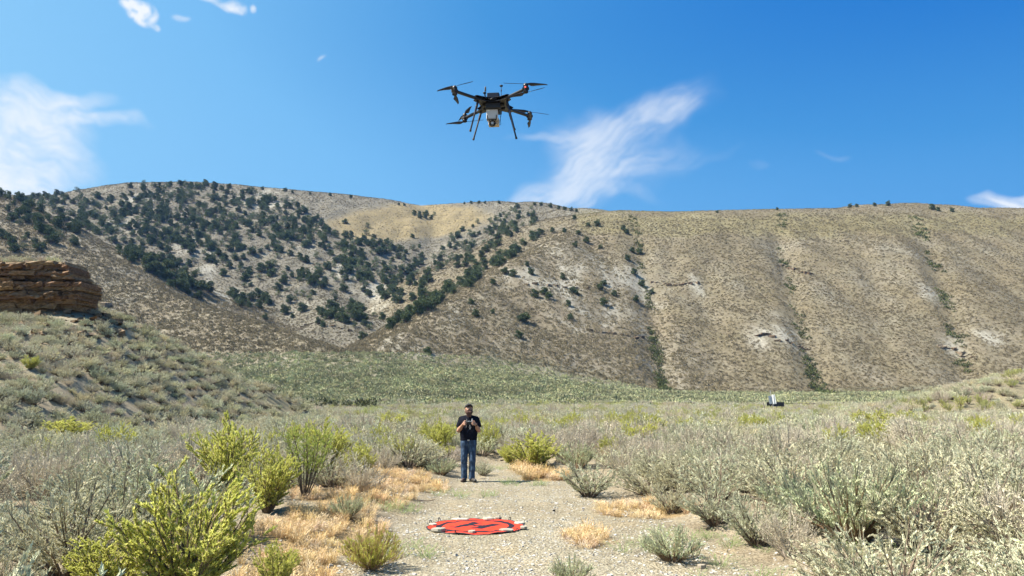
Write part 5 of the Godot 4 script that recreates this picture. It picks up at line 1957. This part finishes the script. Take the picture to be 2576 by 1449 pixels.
func air(d: Vector3, sun: Vector3) -> Color:
	var up := maxf(d.y, 0.0)
	var ang := rad_to_deg(acos(clampf(d.dot(sun), -1.0, 1.0)))
	# clear dry air: deep blue away from the sun, paler towards the horizon and the sun
	var t := 6.2 * exp(-ang * ang / 3364.0) - 0.62 + 1.6 * (1.0 - smoothstep(0.2, 0.55, up))
	var steps := [Color(0.004, 0.155, 0.590), Color(0.060, 0.300, 0.700), Color(0.190, 0.500, 0.870), Color(0.270, 0.590, 0.920), Color(0.55, 0.77, 0.93), Color(0.9, 0.95, 0.97), Color(1.3, 1.3, 1.3)]
	t = clampf(t, 0.0, 5.99)
	return steps[int(t)].lerp(steps[int(t) + 1], t - int(t))


# soft ellipse: 1 in the middle, 0 at the rim
func puff(p: Vector2, cx: float, cy: float, rx: float, ry: float, deg: float) -> float:
	var t := deg_to_rad(deg)
	var q := p - Vector2(cx, cy)
	var u := (q.x * cos(t) + q.y * sin(t)) / rx
	var v := (-q.x * sin(t) + q.y * cos(t)) / ry
	return maxf(0.0, 1.0 - u * u - v * v)


func cloud(p: Vector2, n: FastNoiseLite, n2: FastNoiseLite) -> float:
	var wx := n2.get_noise_2d(p.x * 0.004, p.y * 0.004)
	var wy := n2.get_noise_2d(p.x * 0.004 + 50.0, p.y * 0.004)
	var q := p + Vector2(wx, wy) * 42.0
	var a := 0.0
	if p.y < -130.0: return 0.0
	# feathery cloud right of the drone
	var f := 0.0
	var here: bool = p.x > 1150.0 and p.x < 2060.0 and p.y > 120.0
	for b: Array in [[1395, 488, 150, 36, -12, 0.85], [1500, 468, 210, 62, -14, 0.75], [1500, 405, 130, 90, -12, 0.75], [1465, 335, 95, 66, 6, 0.75], [1585, 322, 160, 66, -20, 0.7], [1690, 275, 130, 60, -26, 0.42], [1715, 262, 80, 50, -35, 0.35],
			[1640, 400, 150, 46, -12, 0.42], [1800, 382, 110, 16, -14, 0.18], [1365, 345, 100, 14, 0, 0.5], [1530, 497, 170, 20, 2, 0.35], [1440, 420, 90, 110, 30, 0.5]]:
		if not here: break
		var e: float = b[5] * pow(puff(q, b[0], b[1], b[2] * 1.22, b[3] * 1.3, b[4]), 1.6)
		f += e - f * e
	if f > 0.0:
		var t := deg_to_rad(-33.0)
		var u := q.x * cos(t) + q.y * sin(t)
		var v := -q.x * sin(t) + q.y * cos(t)
		var str_ := n.get_noise_2d(u * 0.005, v * 0.022)
		var fine := n.get_noise_2d(u * 0.014 + 9.0, v * 0.05)
		var soft := n2.get_noise_2d(q.x * 0.006, q.y * 0.009)
		a = maxf(a, 0.68 * smoothstep(0.0, 1.2, f * (0.92 + 0.2 * str_ + 0.3 * fine + 0.4 * soft)))
	# bright cloud at the left edge
	var g := 0.0
	here = p.x < 560.0 and p.x > -620.0 and p.y > 100.0
	for b: Array in [[-60, 430, 340, 110, 22, 0.95], [40, 300, 240, 110, 10, 0.75], [240, 303, 190, 26, 5, 0.6], [180, 245, 130, 30, 10, 0.5], [140, 400, 160, 70, 20, 0.55], [90, 235, 80, 40, 20, 0.4], [20, 460, 160, 60, 10, 0.6]]:
		if not here: break
		var e: float = b[5] * puff(q, b[0], b[1], b[2], b[3], b[4])
		g += e - g * e
	if g > 0.0:
		var t := deg_to_rad(20.0)
		var u := q.x * cos(t) + q.y * sin(t)
		var v := -q.x * sin(t) + q.y * cos(t)
		var str_ := n.get_noise_2d(u * 0.005 + 30.0, v * 0.014)
		var fine := n.get_noise_2d(u * 0.016 + 9.0, v * 0.04)
		a = maxf(a, 0.95 * smoothstep(0.0, 1.15, g * (0.98 + 0.42 * str_ + 0.3 * fine)))
	# small puffs at the top
	var s := 0.0
	if p.y < 240.0 and p.x > 150.0 and p.x < 950.0:
		s = maxf(s, puff(q, 345, 22, 70, 40, 24))
		s = maxf(s, 0.8 * puff(q, 405, 58, 18, 12, 40))
		s = maxf(s, 0.55 * puff(q, 575, 22, 34, 15, 25))
		s = maxf(s, 0.5 * puff(q, 622, 27, 16, 10, 0))
		s = maxf(s, 0.4 * puff(q, 540, 2, 26, 12, 10))
		s = maxf(s, 0.22 * puff(q, 470, 52, 26, 9, 10))
		s = maxf(s, 0.28 * puff(q, 823, 163, 10, 7, -40))
	if s > 0.0:
		a = maxf(a, clampf(s * (1.25 + 1.9 * n.get_noise_2d(q.x * 0.022, q.y * 0.022)), 0.0, 0.97))
	# low ones along the ridge
	var l := 0.0
	if p.y > 350.0 and p.x > 950.0:
		l = maxf(l, 0.95 * puff(q, 2600, 500, 190, 34, -8))
		l = maxf(l, 0.75 * puff(q, 1085, 515, 55, 16, -8))
		l = maxf(l, 0.4 * puff(q, 1480, 522, 40, 12, -20))
		l = maxf(l, 0.10 * puff(q, 2088, 402, 44, 10, 14))
		l = maxf(l, 0.05 * puff(q, 1910, 405, 34, 9, 10))
	if l > 0.0:
		a = maxf(a, clampf(l * (0.95 + 0.8 * n.get_noise_2d(q.x * 0.008, q.y * 0.025)), 0.0, 0.9))
	# the same sort of thin cloud goes on to both sides of the view
	var out := absf(p.x - 1288.0) - 1900.0
	if out > 0.0:
		a = maxf(a, clampf((n.get_noise_2d(q.x * 0.0022, q.y * 0.005) - 0.12) * 2.2, 0.0, 0.8) * smoothstep(0.0, 500.0, out))
	return a


func _ready() -> void:
	# camera
	var cam := Camera3D.new()
	cam.name = "camera"
	cam.position = EYE
	cam.rotation.x = deg_to_rad(TILT)
	cam.fov = FOV
	cam.near = 0.1
	cam.far = 3000.0
	add_child(cam)
	cam.current = true
	# sky, air and exposure
	set_land()
	var we := WorldEnvironment.new()
	we.name = "surroundings"
	var e := Environment.new()
	e.background_mode = Environment.BG_SKY
	e.sky = Sky.new()
	e.sky.sky_material = make_sky()
	e.sky_rotation = Vector3(0, PI, 0)
	e.background_energy_multiplier = 0.40
	e.tonemap_mode = Environment.TONE_MAPPER_LINEAR
	e.tonemap_exposure = 2.6
	e.fog_enabled = true
	e.fog_density = 0.00008
	e.fog_light_color = Color(0.50, 0.70, 1.0)
	e.sdfgi_enabled = true
	e.ssao_enabled = true
	e.ssil_enabled = true
	we.environment = e
	add_child(we)
	var sun := DirectionalLight3D.new()
	sun.name = "sun"
	sun.light_color = Color(1.0, 0.972, 0.925)
	sun.light_energy = 1.6
	sun.light_angular_distance = 0.5
	sun.shadow_enabled = true
	sun.sky_mode = DirectionalLight3D.SKY_MODE_LIGHT_ONLY
	add_child(sun)
	sun.look_at_from_position(to_sun() * 50.0, Vector3.ZERO)
	# the place
	grass_spots = [
		# middle x, distance, half width, half depth, tufts per square metre, size, label
		[-2.45, 16.0, 1.15, 1.5, 54, 0.62, "strip of dry orange grass left of the man"],
		[-2.75, 13.2, 1.05, 1.5, 42, 0.6, "dry tan grass on the left bank of the gravel"],
		[-2.55, 9.9, 0.85, 2.0, 36, 0.6, "dry grass between the gravel and the left shrubs"],
		[-2.2, 7.9, 0.6, 0.8, 36, 0.6, "sparse dry grass behind the rabbitbrush"],
		[0.75, 18.4, 0.62, 0.75, 80, 0.85, "patch of dry orange grass right of the man at the path edge"],
		[1.0, 9.9, 0.34, 0.6, 70, 0.6, "tuft of dry orange grass on the gravel right of the pad"],
		[2.2, 12.6, 0.9, 0.9, 34, 0.6, "thin dry grass under the right thicket"],
		[0.35, 20.0, 0.35, 1.0, 50, 1.0, "thin dry grass behind the man"],
		[21.0, 30.0, 2.2, 2.2, 25, 1.0, "patch of dry orange grass at the right edge of the flat"],
	]
	right_crest = ridge([[2330, 1022, 70], [2400, 1003, 72], [2480, 968, 76], [2600, 938, 80], [2900, 925, 84]], 0.30, 0.3, 1.5)
	bake_hills()
	make_land()
	make_kinds()
	make_outcrop()
	make_named_plants()
	make_sagebrush()
	make_hill_scrub()
	make_junipers()
	make_dry_grass()
	make_stone_chips()
	make_pad()
	make_signs()
	make_drone()
	make_man()
